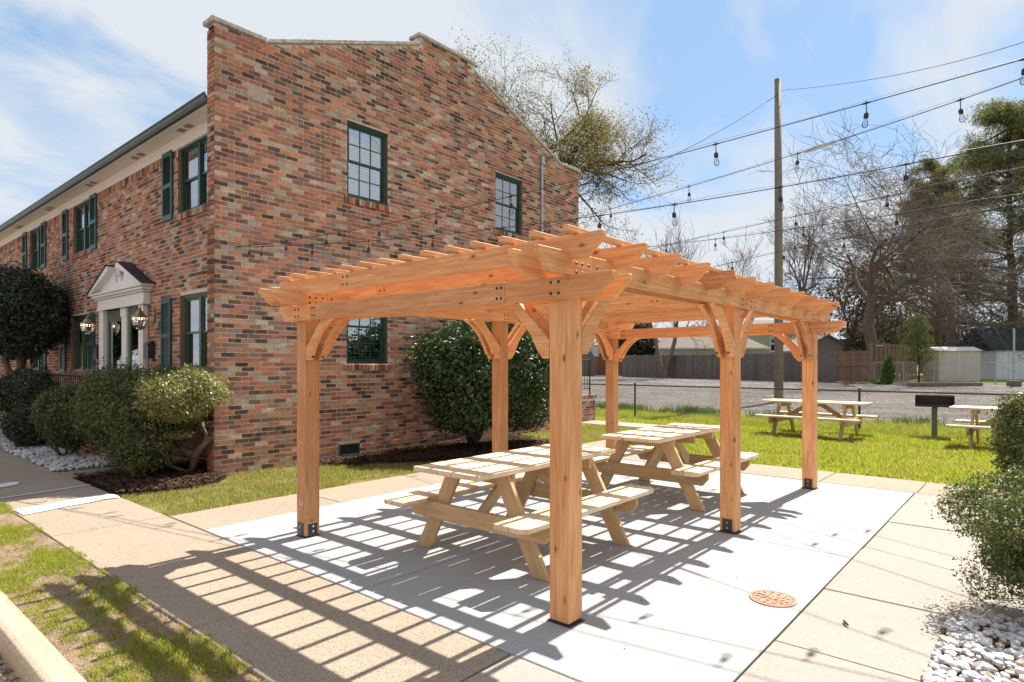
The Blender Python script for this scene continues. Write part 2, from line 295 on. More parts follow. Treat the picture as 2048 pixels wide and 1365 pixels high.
# ------------------------------------------------------------------ the setting: ground, road, kerb, walks, beds
def structure(o, label=None): return tag(o, label, None, None, 'structure')
def sheet(name, xs, ys, zf, mat):
    V = [(x, y, zf(x, y)) for x in xs for y in ys]; n = len(ys)
    F = [(i*n+j, (i+1)*n+j, (i+1)*n+j+1, i*n+j+1) for i in range(len(xs)-1) for j in range(n-1)]
    return structure(np_obj(name, V, F, M[mat], smooth=True))
sheet('ground', [.86, 1.5, 2.4, 5, 9, 14, 18]+list(np.linspace(19, 42, 24))+[60, 100, 200, 600], [-600, -200, -80, -40, -20, -8, 0, 8, 16, 30, 50, 90, 200, 600], lambda x, y: -.035+ground_z(x), 'lawn_soil')
sheet('road', [-400, -60, -10, .25], [-400, -40, 0, 40, 400], lambda x, y: -.15, 'road_asphalt')
g = MB().prism([(.22, -.148), (.80, -.128), (.80, -.25), (.22, -.25)], -30, 60, 'y').build('gutter_pan', M['gutter_concrete']); structure(g)
kerb = MB().box(.795, .925, -20, 60, -.25, -.02).build('kerb', M['kerb_concrete']); structure(kerb)
KP = [(.772, -.13), (.782, -.03), (.80, -.008), (.825, 0), (.93, 0), (.935, -.02), (.935, -.2), (.772, -.2)]
for i in range(8):
    y0 = -3.2+i*2.5+.035
    MB().prism(KP, y0, y0+2.496, 'y').build('kerb_stone', M['kerb_concrete'], kerb, bevel=.004)
gz = lambda x, y: ground_z(x)-.018
sheet('gravel_lot', [18.42]+list(np.linspace(19, 42, 24))+[46, 52], [-60, -30, -10, 0, 10, 20, 30, 45], gz, 'gravel')
MB().box(18.22, 18.40, -14, 26, -.2, .045).build('lot_kerb', M['walk_concrete'], bevel=.01); structure(bpy.data.objects['lot_kerb'])
def panels(name, mat, rects, base=True):
    x0 = min(r[0] for r in rects); x1 = max(r[1] for r in rects); y0 = min(r[2] for r in rects); y1 = max(r[3] for r in rects)
    root = structure(MB().box(x0+.02, x1-.02, y0+.02, y1-.02, -.1, -.022).build(name, M['soil']))
    for (a, b, c, d) in rects:
        dz = rnd.uniform(-.003, .003); g_ = .004
        MB().box(a+g_, b-g_, c+g_, d-g_, -.09, dz).build('panel', M[mat], root, bevel=.005)
    return root
panels('patio_slab', 'slab_concrete', [(2.475, 5.45, 1.12, 3.49), (5.45, 8.67, 1.12, 3.49), (2.475, 5.45, 3.49, 5.855), (5.45, 8.67, 3.49, 5.855)])
fy = [2.12, 3.72, 5.2, 6.66, 7.93, 9.85, 11.6, 13.4, 15.2, 17, 19, 21, 24]
panels('front_walk', 'aggregate', [(1.5, 2.47, a, b) for a, b in zip(fy, fy[1:])])
panels('corner_walk', 'walk_concrete', [(1.5, 2.47, .9, 2.115), (1.5, 2.47, -.3, .9)])
sx_ = [2.475, 3.54, 4.57, 5.74, 6.91, 7.89, 8.67]
panels('right_walk', 'walk_concrete', [(a, b, .42 if b < 4.6 else -.62, 1.115) for a, b in zip(sx_, sx_[1:])])
panels('rear_walk', 'aggregate', [(8.675, 9.57, a, b) for a, b in zip([-2.2, -.05, 1.1, 2.17, 3.3, 4.5, 5.86], [-.05, 1.1, 2.17, 3.3, 4.5, 5.86, 6.65])])
panels('wall_side_walk', 'aggregate', [(a, b, 5.86, 6.65) for a, b in zip([2.475, 3.95, 5.45, 7.0], [3.95, 5.45, 7.0, 8.67])]+[(a, b, 5.9, 6.65) for a, b in zip([9.575, 11.1, 12.5], [11.1, 12.5, 13.25])])
panels('stoop_walk', 'walk_concrete', [(13.26, 14.15, a, b) for a, b in zip([5.9, 7.2, 8.4], [7.2, 8.4, 9.6])])
panels('entry_walk', 'aggregate', [(2.475, 3.35, 9.93, 10.52)])
t_ = structure(np_obj('verge', [(x, y, -.016+.012*math.sin(x*9+y*3)*math.sin(y*2.3)) for x in np.linspace(.936, 1.495, 8) for y in np.linspace(-2, 24, 90)], [(i*90+j, (i+1)*90+j, (i+1)*90+j+1, i*90+j+1) for i in range(7) for j in range(89)], M['soil'], smooth=True))
# cement patches trowelled over the old walk
def patch(pts, z, name='cement_patch'):
    n = len(pts); return structure(np_obj(name, [(x, y, z) for x, y in pts], [tuple(range(n))], M['patch_cement']))
patch([(1.53, 7.77), (1.72, 7.82), (1.95, 7.9), (2.15, 7.93), (2.3, 8.0), (2.45, 7.97), (2.466, 8.12), (2.44, 8.27), (2.2, 8.27), (1.95, 8.22), (1.7, 8.17), (1.52, 8.14)], .0075)
patch([(1.52, 8.93), (1.9, 8.97), (2.46, 9.06), (2.46, 9.11), (1.9, 9.02), (1.52, 8.97)], .0065)
patch([(1.58, 9.75), (1.72, 9.72), (1.86, 9.8), (1.93, 9.98), (1.85, 10.07), (1.7, 9.98), (1.6, 9.95)], .0065)
def bed(name, poly, z, mat, bulge=.05, n=26):
    P = np.array(poly); x0, y0 = P.min(0); x1, y1 = P.max(0)
    bm = bmesh.new(); vs = [bm.verts.new((x, y, z)) for x, y in poly]; bm.faces.new(vs)
    bmesh.ops.triangulate(bm, faces=bm.faces); bmesh.ops.subdivide_edges(bm, edges=bm.edges, cuts=7, use_grid_fill=True)
    for v in bm.verts:
        d = min(abs((Vector((*b, 0))-Vector((*a, 0))).cross(Vector((v.co.x-a[0], v.co.y-a[1], 0))).z)/max(.01, (Vector(b)-Vector(a)).length) for a, b in zip(poly, poly[1:]+poly[:1]))
        v.co.z += bulge*min(1, d/.3)
    me = bpy.data.meshes.new(name); bm.to_mesh(me); bm.free(); me.materials.append(M[mat])
    return structure(link(bpy.data.objects.new(name, me)))
MULCH = [(2.48, 8.15), (2.9, 7.95), (3.5, 8.0), (3.9, 8.45), (3.95, 8.56), (3.7, 8.6), (3.7, 8.85), (4.14, 8.87), (4.14, 9.9), (2.48, 9.9)]
MULCH2 = [(5.3, 8.02), (6.1, 7.55), (7.0, 7.05), (8.0, 6.72), (9.0, 6.75), (9.7, 7.2), (10.1, 8.55), (5.0, 8.56)]
ROCKL = [(2.48, 10.53), (3.3, 10.53), (3.3, 12.1), (3.1, 12.3), (3.1, 15.8), (3.4, 24), (2.48, 24)]
ROCKR = [(2.6, -1.2), (4.72, -1.2), (4.74, .25), (4.6, .40), (4.3, .415), (3.7, .41), (2.6, .41)]
bed('mulch_bed', MULCH, -.012, 'mulch', .05); bed('bush_mulch_bed', MULCH2, -.012, 'mulch', .05)
rkl = bed('white_rock_bed', ROCKL, -.02, 'soil', .02); rkr = bed('river_rock_bed', ROCKR, -.02, 'soil', .03)
sheet('shed_lawn', [42.2, 44, 48, 60, 120], [-70, -40, -20, -6, 1, 8.6], lambda x, y: ground_z(x)-.008, 'far_grass')

def in_poly(x, y, poly):
    c = np.zeros(len(x), bool); n = len(poly)
    for i in range(n):
        (xa, ya), (xb, yb) = poly[i], poly[(i+1) % n]
        hit = ((ya > y) != (yb > y)) & (x < (xb-xa)*(y-ya)/((yb-ya)+1e-12)+xa); c ^= hit
    return c
def wave(x, y, s, k=5):
    r = np.random.default_rng(s); out = np.zeros(len(x))
    for i in range(k):
        a = r.uniform(0, 6.28); f = r.uniform(.6, 1.9)*1.75**i; out += np.sin(f*(x*math.cos(a)+y*math.sin(a))+r.uniform(0, 6.28))/1.35**i
    return out/2.2
def blades(name, x, y, z0, h, w, mat, label, lean=.55, seed=1, far=False):
    r = np.random.default_rng(seed); n = len(x); a = r.uniform(0, 6.283, n); la = r.uniform(0, 6.283, n); ln = r.uniform(.1, 1, n)*lean*h
    dx, dy = np.cos(a)*w, np.sin(a)*w; lx, ly = np.cos(la)*ln, np.sin(la)*ln
    B = np.stack([x, y, z0], 1)
    if far:
        o_ = np.stack([dx, dy, 0*x], 1); V = np.stack([B-o_, B+o_, B+np.stack([lx, ly, h], 1)], 1); return tag(np_obj(name, V, np.arange(3*n).reshape(-1, 3), M[mat]), label, 'grass', None, 'stuff')
    V = np.zeros((n, 5, 3))
    V[:, 0] = B-np.stack([dx, dy, 0*x], 1); V[:, 1] = B+np.stack([dx, dy, 0*x], 1)
    m = B+np.stack([lx*.35, ly*.35, h*.55], 1); V[:, 2] = m+np.stack([dx, dy, 0*x], 1)*.75; V[:, 3] = m-np.stack([dx, dy, 0*x], 1)*.75
    V[:, 4] = B+np.stack([lx, ly, h], 1)
    b = np.arange(n)[:, None]*5
    F = np.concatenate([b+np.array([[0, 1, 2]]), b+np.array([[0, 2, 3]]), b+np.array([[3, 2, 4]])])
    o = np_obj(name, V, F, M[mat]); return tag(o, label, 'grass', None, 'stuff')
def scatter(x0, x1, y0, y1, n, seed): r = np.random.default_rng(seed); return r.uniform(x0, x1, n), r.uniform(y0, y1, n), r
# verge grass: tufts with bare soil between
x, y, r = scatter(.91, 1.53, 1.5, 9.6, 80000, 3)
w_ = wave(x*3.2, y*3.2, 5)+.55*wave(x*9, y*9, 6); k = (w_+r.uniform(-.35, .35, len(x)) > -.14); x, y = x[k], y[k]; hh = np.clip(.02+.022*w_[k], .012, .06)*r.uniform(.6, 1.5, len(x))
blades('verge_grass', x, y, 0*x-.02, hh, .0024+.0012*r.random(len(x)), 'grass_blade', 'patchy green tufts growing in the bare strip between kerb and walk', .9, 4)
x, y, r = scatter(.93, 1.5, 1.5, 9.6, 45000, 13)
o = blades('dry_thatch', x, y, 0*x-.014, .006+.016*r.random(len(x)), .0016+0*x, 'straw', 'dry straw thatch lying on the bare strip beside the kerb', 3.2, 14, True); o['category'] = 'thatch'
# wall lawn
x, y, r = scatter(2.5, 13.2, 6.62, 8.58, 110000, 21)
k = ~in_poly(x, y, MULCH) & ~in_poly(x, y, MULCH2) & ~((x > 13.24)); x, y = x[k], y[k]
w_ = wave(x*2.2, y*2.2, 8)+.5*wave(x*7, y*7, 9); k = (w_+r.uniform(-.7, .7, len(x)) > -.45); x, y, w_ = x[k], y[k], w_[k]
blades('wall_lawn_grass', x, y, 0*x-.03, np.clip(.04+.012*w_, .02, .07)*r.uniform(.6, 1.4, len(x)), .0034+.001*r.random(len(x)), 'grass_thin', 'short thin lawn grass between the brick gable and the walk', .8, 22)
# back lawn
x, y, r = scatter(9.55, 18.25, -3.4, 5.9, 210000, 31); x2, y2, r2 = scatter(9.55, 18.25, 5.9, 14, 60000, 32)
x = np.concatenate([x, x2]); y = np.concatenate([y, y2])
k = ~((x < 13.27) & (y > 5.86) & (y < 6.67)) & ~((x > 13.24) & (x < 14.17) & (y > 5.86) & (y < 9.62)) & ~((x < 12.62) & (y > 8.55)) & ~((x < 13.2) & (y > 6.6) & (y < 8.6)) & (x > 9.58+.05*np.sin(y*5)); x, y = x[k], y[k]
w_ = wave(x*1.6, y*1.6, 18)+.5*wave(x*5, y*5, 19); r = np.random.default_rng(9); k = (w_+r.uniform(-1, .6, len(x)) > -1.15); x, y, w_ = x[k], y[k], w_[k]
tall = np.clip((x-16.0)/1.6, 0, 1)*.09
blades('back_lawn_grass', x, y, 0*x-.03, np.clip(.062+.022*w_, .03, .11)*r.uniform(.6, 1.45, len(x))+tall*r.random(len(x)), (.0058+.002*r.random(len(x)))*1.15, 'grass_blade', 'bright green unmown grass around the far picnic tables', 1.15, 33, True)
x, y, r = scatter(17.5, 18.25, -3, 12, 9000, 41); w_ = wave(x*1.4, y*1.4, 50); k = w_+r.uniform(-.4, .4, len(x)) > .2; x, y = x[k], y[k]
o = blades('fence_weeds', x, y, 0*x-.03, .14+.2*r.random(len(x)), .012+0*x, 'leaf_ivy', 'taller weeds along the kerb of the gravel lot', .6, 42); o['category'] = 'weeds'
# mulch chips
def chips(name, poly, n, seed, size, label, mat, z=.03, cat='mulch'):
    P = np.array(poly); x, y, r = scatter(P[:, 0].min(), P[:, 0].max(), P[:, 1].min(), P[:, 1].max(), n, seed); k = in_poly(x, y, poly); x, y = x[k], y[k]; n = len(x)
    a = r.uniform(0, 6.28, n); l = size*r.uniform(.5, 1.6, n); w = l*r.uniform(.2, .5, n); c, s = np.cos(a), np.sin(a); zz = z+.02*r.random(n); t1 = r.uniform(-.5, .5, n)*l
    V = np.stack([np.stack([x+c*l*i-s*w*j, y+s*l*i+c*w*j, zz+t1*i+.3*w*j], 1) for i, j in ((-1, -1), (1, -1), (1, 1), (-1, 1))], 1)
    return tag(np_obj(name, V, np.arange(4*n).reshape(-1, 4), M[mat]), label, cat, None, 'stuff')
chips('mulch_chips', MULCH, 9000, 51, .014, 'dark bark mulch under the corner shrub', 'mulch_chip'); chips('bush_mulch_chips', MULCH2, 14000, 52, .016, 'dark bark mulch around the foot of the holly bush', 'mulch_chip')
# stones: faceted lumps
def stone_mesh(i):
    r = random.Random(100+i); bm = bmesh.new(); bmesh.ops.create_icosphere(bm, subdivisions=1, radius=1)
    sx, sy, sz = r.uniform(.8, 1.25), r.uniform(.6, .95), r.uniform(.45, .75)
    for v in bm.verts:
        k = 1+r.uniform(-.3, .25); v.co = Vector((v.co.x*sx*k, v.co.y*sy*k, v.co.z*sz*k))
    me = bpy.data.meshes.new('stone'); bm.to_mesh(me); bm.free(); me.materials.append(M['white_stone']); return me
STONES = [stone_mesh(i) for i in range(8)]
def joined_stones(name, root, pts, label):
    Vs = []; Fs = []; b = 0
    for (x, y, z, s, a, q) in pts:
        me = STONES[q]; co = np.empty(len(me.vertices)*3, np.float32); me.vertices.foreach_get('co', co); co = co.reshape(-1, 3)*s
        c, sn = math.cos(a), math.sin(a); co = np.stack([co[:, 0]*c-co[:, 1]*sn+x, co[:, 0]*sn+co[:, 1]*c+y, co[:, 2]+z], 1); Vs.append(co)
        f = np.array([p.vertices[:] for p in me.polygons]); Fs.append(f+b); b += len(co)
    o = np_obj(name, np.concatenate(Vs), np.concatenate(Fs), M['white_stone'], root); tag(o, label, None, None, 'stuff'); return o
def stone_field(poly, n, seed, s0, s1, zf):
    r = random.Random(seed); P = np.array(poly); out = []
    while len(out) < n:
        x, y = r.uniform(P[:, 0].min(), P[:, 0].max()), r.uniform(P[:, 1].min(), P[:, 1].max())
        if in_poly(np.array([x]), np.array([y]), poly)[0]: s = r.uniform(s0, s1); out.append((x, y, zf(x, y, r)+s*.35, s, r.uniform(0, 6.28), r.randrange(8)))
    return out
rr = stone_field([(2.9, -.5), (4.6, -.5), (4.66, .24), (4.52, .405), (3.3, .42), (2.9, .3)], 2000, 61, .010, .036, lambda x, y, r: max(0, .055*min(1, (.45-y)/.25))*r.random())
rr.sort(key=lambda p: -p[3]/math.hypot(p[0]-3.2, p[1]-0)*(1 if (p[1] > -.15*(p[0]-3)) else .2))
for (x, y, z, s, a, q) in rr[:290]:
    o = inst('stone', STONES[q], rkr, (x, y, z), (rnd.uniform(-.5, .5), rnd.uniform(-.5, .5), a)); o.scale = (s, s, s)
joined_stones('stones', rkr, rr[290:], None)
rl = stone_field([(2.43, 10.5), (3.25, 10.56), (3.25, 12.1), (3.1, 12.3), (3.1, 20), (2.45, 20)], 2600, 62, .022, .045, lambda x, y, r: .03*r.random()); joined_stones('stones', rkl, rl, None)

# ------------------------------------------------------------------ the brick apartment building
BY, X0, X1, FX = 8.60, 3.78, 12.59, 4.16     # gable plane, its two ends, plane of the facade
bld = thing('brick_building', 'two storey multicoloured brick building with stepped parapet gable and green windows', 'building', (0, 0, 0))
def top_z(x):
    x = min(x, 16.37-x) if x > 8.185 else x     # symmetric about the ridge
    if x < 4.56: return 6.22
    if x < 7.46: return 6.22+(x-4.56)*.385
    return 7.50
GOPEN = [(5.92, 6.75, 4.27, 5.52), (9.54, 10.42, 4.33, 5.53), (5.91, 6.75, 1.53, 2.78), (5.76, 6.17, .03, .225)]
FOPEN = [(9.42, 10.78, 3.98, 5.08), (15.3, 16.56, 3.98, 5.08), (19.2, 20.45, 3.98, 5.08), (9.42, 10.7, 1.43, 2.64), (15.45, 16.72, 1.36, 2.6), (19.2, 20.4, 1.36, 2.6), (12.2, 14.35, .3, 2.6)]
CO, BL = .0677, .194
PAL = [((.60, .27, .145), .23), ((.47, .205, .125), .2), ((.33, .155, .11), .14), ((.58, .485, .365), .15), ((.42, .34, .255), .07), ((.095, .066, .057), .14), ((.18, .11, .085), .07)]
def pal(r):
    t = r.random(); a = 0; t2 = r.random(); a2 = 0
    for c, w in PAL:
        a += w
        if t <= a: break
    for c2, w2 in PAL:
        a2 += w2
        if t2 <= a2: break
    m_ = r.random()**2*.55; k = r.uniform(.82, 1.14); return tuple((x*(1-m_)+y*m_)*k*r.uniform(.95, 1.05) for x, y in zip(c, c2))
def courses(u0, u1, topf, opens, seed, zmax=None):
    r = random.Random(seed); out = []; nz = int((zmax or 7.6)/CO)+1
    for kz in range(-1, nz):
        z0 = kz*CO; z1 = z0+CO-.0095; off = 0 if kz % 2 else BL/2; u = u0-off
        while u < u1-.01:
            a, b = max(u, u0), min(u+BL-.0095, u1); u += BL
            if b-a < .03: continue
            segs = [(a, b)]
            for (oa, ob, oz0, oz1) in opens:
                if z1 > oz0-.003 and z0 < oz1+.003:
                    ns = []
                    for (p, q) in segs:
                        if q <= oa or p >= ob: ns.append((p, q)); continue
                        if p < oa-.03: ns.append((p, oa-.003))
                        if q > ob+.03: ns.append((ob+.003, q))
                    segs = ns
            for (p, q) in segs:
                t = min(topf(p), topf(q)) if topf else 99
                zz = min(z1, t-.004)
                if zz-z0 > .02: out.append((p, q, z0, zz, pal(r), r.uniform(-.003, .004)))
    return out
def brick_arrays(bricks, conv):
    V = []; C = []
    for (p, q, z0, z1, c, d) in bricks:
        e = .002
        V += [conv(p+e, -d-.0055, z0+e), conv(q-e, -d-.0055, z0+e), conv(q-e, -d-.0055, z1-e), conv(p+e, -d-.0055, z1-e), conv(p, .014, z0), conv(q, .014, z0), conv(q, .014, z1), conv(p, .014, z1)]
        C += [c]*5
    n = len(bricks); b = (np.arange(n)*8)[:, None, None]; f = np.array([[0, 1, 2, 3], [4, 5, 1, 0], [5, 6, 2, 1], [6, 7, 3, 2], [7, 4, 0, 3]])[None]
    return np.array(V), (b+f).reshape(-1, 4), np.array(C)
def backing(u0, u1, topf, opens, conv, zt=None, reveal=.11):
    us = sorted({u0, u1, 4.56, 7.46, 8.91, 11.81, *[o for q in opens for o in q[:2]]} if topf else {u0, u1, *[o for q in opens for o in q[:2]]}); us = [u for u in us if u0 <= u <= u1]
    V = []; F = []
    def quad(a, b, c, d): i = len(V); V.extend([a, b, c, d]); F.append((i, i+1, i+2, i+3))
    for a, b in zip(us, us[1:]):
        ops = sorted([(o[2], o[3]) for o in opens if o[0] <= a+1e-6 and o[1] >= b-1e-6]); z = -.25
        for (p, q) in ops: quad(conv(a, 0, z), conv(b, 0, z), conv(b, 0, p), conv(a, 0, p)); z = q
        ta, tb = (topf(a+1e-4), topf(b-1e-4)) if topf else (zt, zt)
        quad(conv(a, 0, z), conv(b, 0, z), conv(b, 0, tb), conv(a, 0, ta))
    nf = len(F)
    for (a, b, p, q) in opens:
        pass
    return V, F[:nf], [np.array([conv(u_, d_, z_) for d_ in (-.004, reveal) for u_, z_ in ((a, p), (a, q), (b, q), (b, p))]) for (a, b, p, q) in opens]
gconv = lambda u, d, z: (u, BY+d, z)
fconv = lambda u, d, z: (FX+d, u, z)
V, F, R_ = backing(X0+.012, X1, top_z, GOPEN, gconv); gable = np_obj('gable_wall', V, F, M['mortar'], bld);
for rv_ in R_: np_obj('reveal', rv_, [(0, 1, 5, 4), (1, 2, 6, 5), (2, 3, 7, 6), (3, 0, 4, 7)], M['brick'], gable, np.tile([.34, .2, .14], (4, 1)))
V, F, R_ = backing(BY+.2, 27, None, FOPEN, fconv, 5.2); facade = np_obj('facade_wall', V, F, M['mortar'], bld);
for rv_ in R_: np_obj('reveal', rv_, [(0, 1, 5, 4), (1, 2, 6, 5), (2, 3, 7, 6), (3, 0, 4, 7)], M['brick'], facade, np.tile([.34, .2, .14], (4, 1)))
gb = courses(X0, X1, top_z, GOPEN, 1)
def px_area(b):
    xm = (b[0]+b[1])/2; zm = (b[2]+b[3])/2; d = xm*CY+BY*SY; u = 1024+1233.7*(xm*SY-BY*CY)/d; v = 728-(zm-EYE)/d*1233.7
    vis = 430 < u < 1160 and v > 0 and not (593 < u < 640 and v > 560) and not (u > 560 and v > 495 and v < 640)
    return (1/(d*d)*(.649+.76*(-(u-1024)/1233.7)) if vis else 0)*(1 if (b[1]-b[0] > .19 and b[3]-b[2] > .055) else 0)
gb.sort(key=px_area, reverse=True); solo, rest = gb[:300], gb[300:]
V, F, C = brick_arrays(rest, gconv); tag(np_obj('bricks', V, F, M['brick'], gable, C), None, None, None, 'stuff')
BM = {}
def brick_mesh(c, ln, h):
    key = (tuple(round(x*14) for x in c), round(ln, 2))
    if key not in BM:
        V, F, C = brick_arrays([(0, ln, 0, h, c, 0)], lambda u, d, z: (u, d, z)); BM[key] = np_mesh('brick', V, F, M['brick'], C)
    return BM[key]
for (p, q, z0, z1, c, d) in solo: inst('brick', brick_mesh(c, q-p, z1-z0), gable, (p, BY-d, z0))
fb = [b for b in courses(BY+.2, 26.9, None, FOPEN, 2, 4.88)]
r_ = random.Random(5); u = BY+.22
while u < 26.9:                                   # soldier course under the frieze
    if not any(o[0]-.03 < u+.06 and u < o[1]+.03 and o[3] > 4.9 for o in FOPEN): fb.append((u, u+.0585, 4.885, 5.075, pal(r_), r_.uniform(-.002, .003)))
    u += CO
def darken(b):                                     # soft-edged patch of darker bricks below the second upper window
    y, z = (b[0]+b[1])/2, (b[2]+b[3])/2; k = math.exp(-((y-17.0)/.75)**2-((z-2.9)/.95)**2)*.8; return b[:4]+(tuple(x*(1-k) for x in b[4]), b[5])
V, F, C = brick_arrays([darken(b) for b in fb], fconv); tag(np_obj('bricks', V, F, M['brick'], facade, C), None, None, None, 'stuff')
# end of the wing wall: its narrow face towards the walk, alternate headers and stretchers
wb = []
for kz in range(-1, int(6.2/CO)):
    z0 = kz*CO; z1 = min(z0+CO-.0095, 6.21)
    if kz % 2: wb.append((BY-.004, BY+.205, z0, z1, pal(r_), r_.uniform(-.002, .003)))
    else: wb += [(BY-.004, BY+.098, z0, z1, pal(r_), 0), (BY+.108, BY+.205, z0, z1, pal(r_), 0)]
wconv = lambda u, d, z: (X0+d, u, z)
wing = MB().box(X0+.012, FX+.05, BY+.012, BY+.2, -.2, 6.2).build('wing_wall', M['mortar'], bld)
V, F, C = brick_arrays(wb, wconv); tag(np_obj('bricks', V, F, M['brick'], wing, C), None, None, None, 'stuff')
# back of the parapet, rear wall, roof
ys = BY+.2
MB().prism([(X0+.012, 5.62), (X0+.012, 6.215), (4.56, 6.215), (7.46, 7.33), (7.46, 7.495), (8.91, 7.495), (8.91, 7.33), (11.81, 6.215), (X1, 6.215), (X1, -.2), (12.3, -.2), (12.3, 5.62)], BY+.015, ys, 'y').build('parapet_core', M['mortar'], bld)
MB().box(FX+.3, X1-.01, ys+.01, 26.9, -.2, 5.2).build('rear_block', M['dark_room'], bld)
MB().prism([(3.86, 5.26), (8.185, 6.85), (12.5, 5.26), (12.5, 5.235), (3.86, 5.235)], ys+.005, 27.2, 'y').build('roof', M['dark_roof'], bld)
def coping(a, b, za, zb, name='coping'):
    dx = b-a; m = MB(); n = max(1, int(abs(dx)/.6))
    for i in range(n):
        p, q = a+dx*i/n+.002, a+dx*(i+1)/n-.002; zp, zq = za+(zb-za)*i/n, za+(zb-za)*(i+1)/n
        MB().prism([(p, zp), (q, zq), (q, zq+.062), (p, zp+.062)], BY-.05, ys+.05, 'y').build(name, M['coping'], gable, bevel=.006)
coping(X0-.05, 4.53, 6.224, 6.224); coping(4.56, 7.46, 6.226, 7.335); coping(7.43, 8.94, 7.504, 7.504); coping(8.91, 11.81, 7.335, 6.226); coping(11.84, X1+.05, 6.224, 6.224)
# eave: frieze, soffit, fascia, gutter
MB().prism([(FX-.022, 5.06), (FX-.022, 5.2), (FX+.05, 5.2), (FX+.05, 5.06)], ys+.004, 27, 'y').build('frieze', M['white_paint'], bld)
MB().prism([(FX-.024, 5.165), (FX-.065, 5.2), (FX-.024, 5.2)], ys+.004, 27, 'y').build('crown_moulding', M['cream_paint'], bld)
sof = MB().box(3.86, FX-.024, ys+.004, 27, 5.203, 5.225).build('soffit', M['cream_paint'], bld)
for y in (9.9, 11.9, 14.5, 17.6, 20.6):
    for q in (0, .27): MB().box(3.95, 4.06, y+q, y+q+.17, 5.197, 5.204).build('vent', M['siding_tan'], sof)
MB().box(3.83, 3.858, ys+.004, 27, 5.19, 5.3).build('fascia', M['white_paint'], bld)
MB().prism([(3.828, 5.20), (3.77, 5.20), (3.742, 5.235), (3.742, 5.28), (3.728, 5.29), (3.728, 5.305), (3.75, 5.305), (3.75, 5.29), (3.80, 5.22), (3.815, 5.305), (3.828, 5.305)], ys+.004, 27, 'y').build('gutter', M['gutter_green'], bld)

# windows: local x across, z up, looking along local -y
RZ_F = -math.pi/2
def window(loc, rz, w, h, sashes, blind, frame='green_paint', muntins=True, brickw=True):
    # origin: lower left corner of the opening as seen from outside (for rz) on the wall plane
    m = MB(); t = .055; d0, d1 = .045, .11
    m.box(0, t, d0, d1, 0, h); m.box(w-t, w, d0, d1, 0, h); m.box(t, w-t, d0, d1, h-t, h); m.box(t, w-t, d0, d1, 0, .05); m.box(-.0, w, d0-.02, d0, h-.03, h); m.box(0, w, d0-.03, d0, 0, .028)
    cells = [(t, w-t)]
    if sashes == 2: m.box(w/2-.035, w/2+.035, d0, d1, .05, h-t); cells = [(t, w/2-.035), (w/2+.035, w-t)]
    o = m.build('window', M[frame], bld); o.location = loc; o.rotation_euler = (0, 0, rz)
    zb, zt, mid = .05, h-t, .05+(h-t-.05)*.5
    for (a, b) in cells:
        for (p, q, y) in ((mid-.018, zt, .072), (zb, mid+.018, .090)):
            s = MB(); e = .034
            s.box(a, a+e, y, y+.02, p, q); s.box(b-e, b, y, y+.02, p, q); s.box(a+e, b-e, y, y+.02, q-e, q); s.box(a+e, b-e, y, y+.02, p, p+e)
            s.build('sash', M[frame], o)
            nx = 3 if muntins else 1; nz = 2 if muntins else 1; iw, ih = (b-a-2*e), (q-p-2*e)
            if muntins:
                s = MB()
                for i in (1, 2): s.box(a+e+iw*i/3-.008, a+e+iw*i/3+.008, y+.002, y+.016, p+e, q-e)
                for i in range(3): s.box(a+e+iw*i/3+.0085, a+e+iw*(i+1)/3-.0085, y+.003, y+.015, p+e+ih/2-.008, p+e+ih/2+.008)
                s.build('muntin', M[frame], o)
            for i in range(nx):
                for j in range(nz): MB().box(a+e+iw*i/nx, a+e+iw*(i+1)/nx, y+.0085, y+.0105, p+e+ih*j/nz, p+e+ih*(j+1)/nz).build('pane', M['pane_glass'], o)
    if blind:
        s = MB(); n = int((h-.1)/.048)
        for i in range(n):
            z = .05+i*.048; s.add([(t, .135, z+.006), (w-t, .135, z+.006), (w-t, .165, z+.036), (t, .165, z+.036)], [(0, 1, 2, 3)])
        s.build('blind', M['blind_white'], o)
    else:
        s = MB()
        for (a, b) in ((t, t+.22*w), (w-t-.22*w, w-t)):
            n = 10; s.add([(a+(b-a)*i/n, .15+.02*math.sin(i*2.1), z) for z in (.05, h-.05) for i in range(n+1)], [(i, i+1, i+n+2, i+n+1) for i in range(n)])
        s.build('curtain', M['curtain'], o)
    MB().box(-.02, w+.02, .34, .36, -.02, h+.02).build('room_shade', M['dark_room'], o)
    s = []; u = -.06; rr_ = random.Random(int(loc[1]*100+loc[2]*10))     # rowlock brick sill
    while u < w+.04: s.append((u, u+.058, -.115, -.012, pal(rr_), rr_.uniform(.012, .02))); u += CO
    V, F, C = brick_arrays(s, lambda p, d, z: (p, d-(.02 if d < 0 else 0), z+(.012 if d > 0 else 0))); np_obj('sill', V, F, M['brick'], o, C)
    return o
for (a, b, p, q) in GOPEN[:3]: window((a, BY, p), 0, b-a, q-p, 1, True)
for i, (a, b, p, q) in enumerate(FOPEN[:6]): window((FX, b, p), RZ_F, b-a, q-p, 2, False, 'green_paint' if i < 3 else 'door_green', muntins=False)
o = MB().box(0, .405, -.012, .03, 0, .02).box(0, .405, -.012, .03, .172, .192).box(0, .02, -.012, .03, .02, .172).box(.385, .405, -.012, .03, .02, .172).build('crawl_vent', M['door_green'], bld); o.location = (5.762, BY, .031)
l_ = MB()
for i in range(5): l_.add([(.02, .0, .025+i*.03), (.385, .0, .025+i*.03), (.385, .025, .05+i*.03), (.02, .025, .05+i*.03)], [(0, 1, 2, 3)])
l_.build('louvre', M['dark_plate'], o)
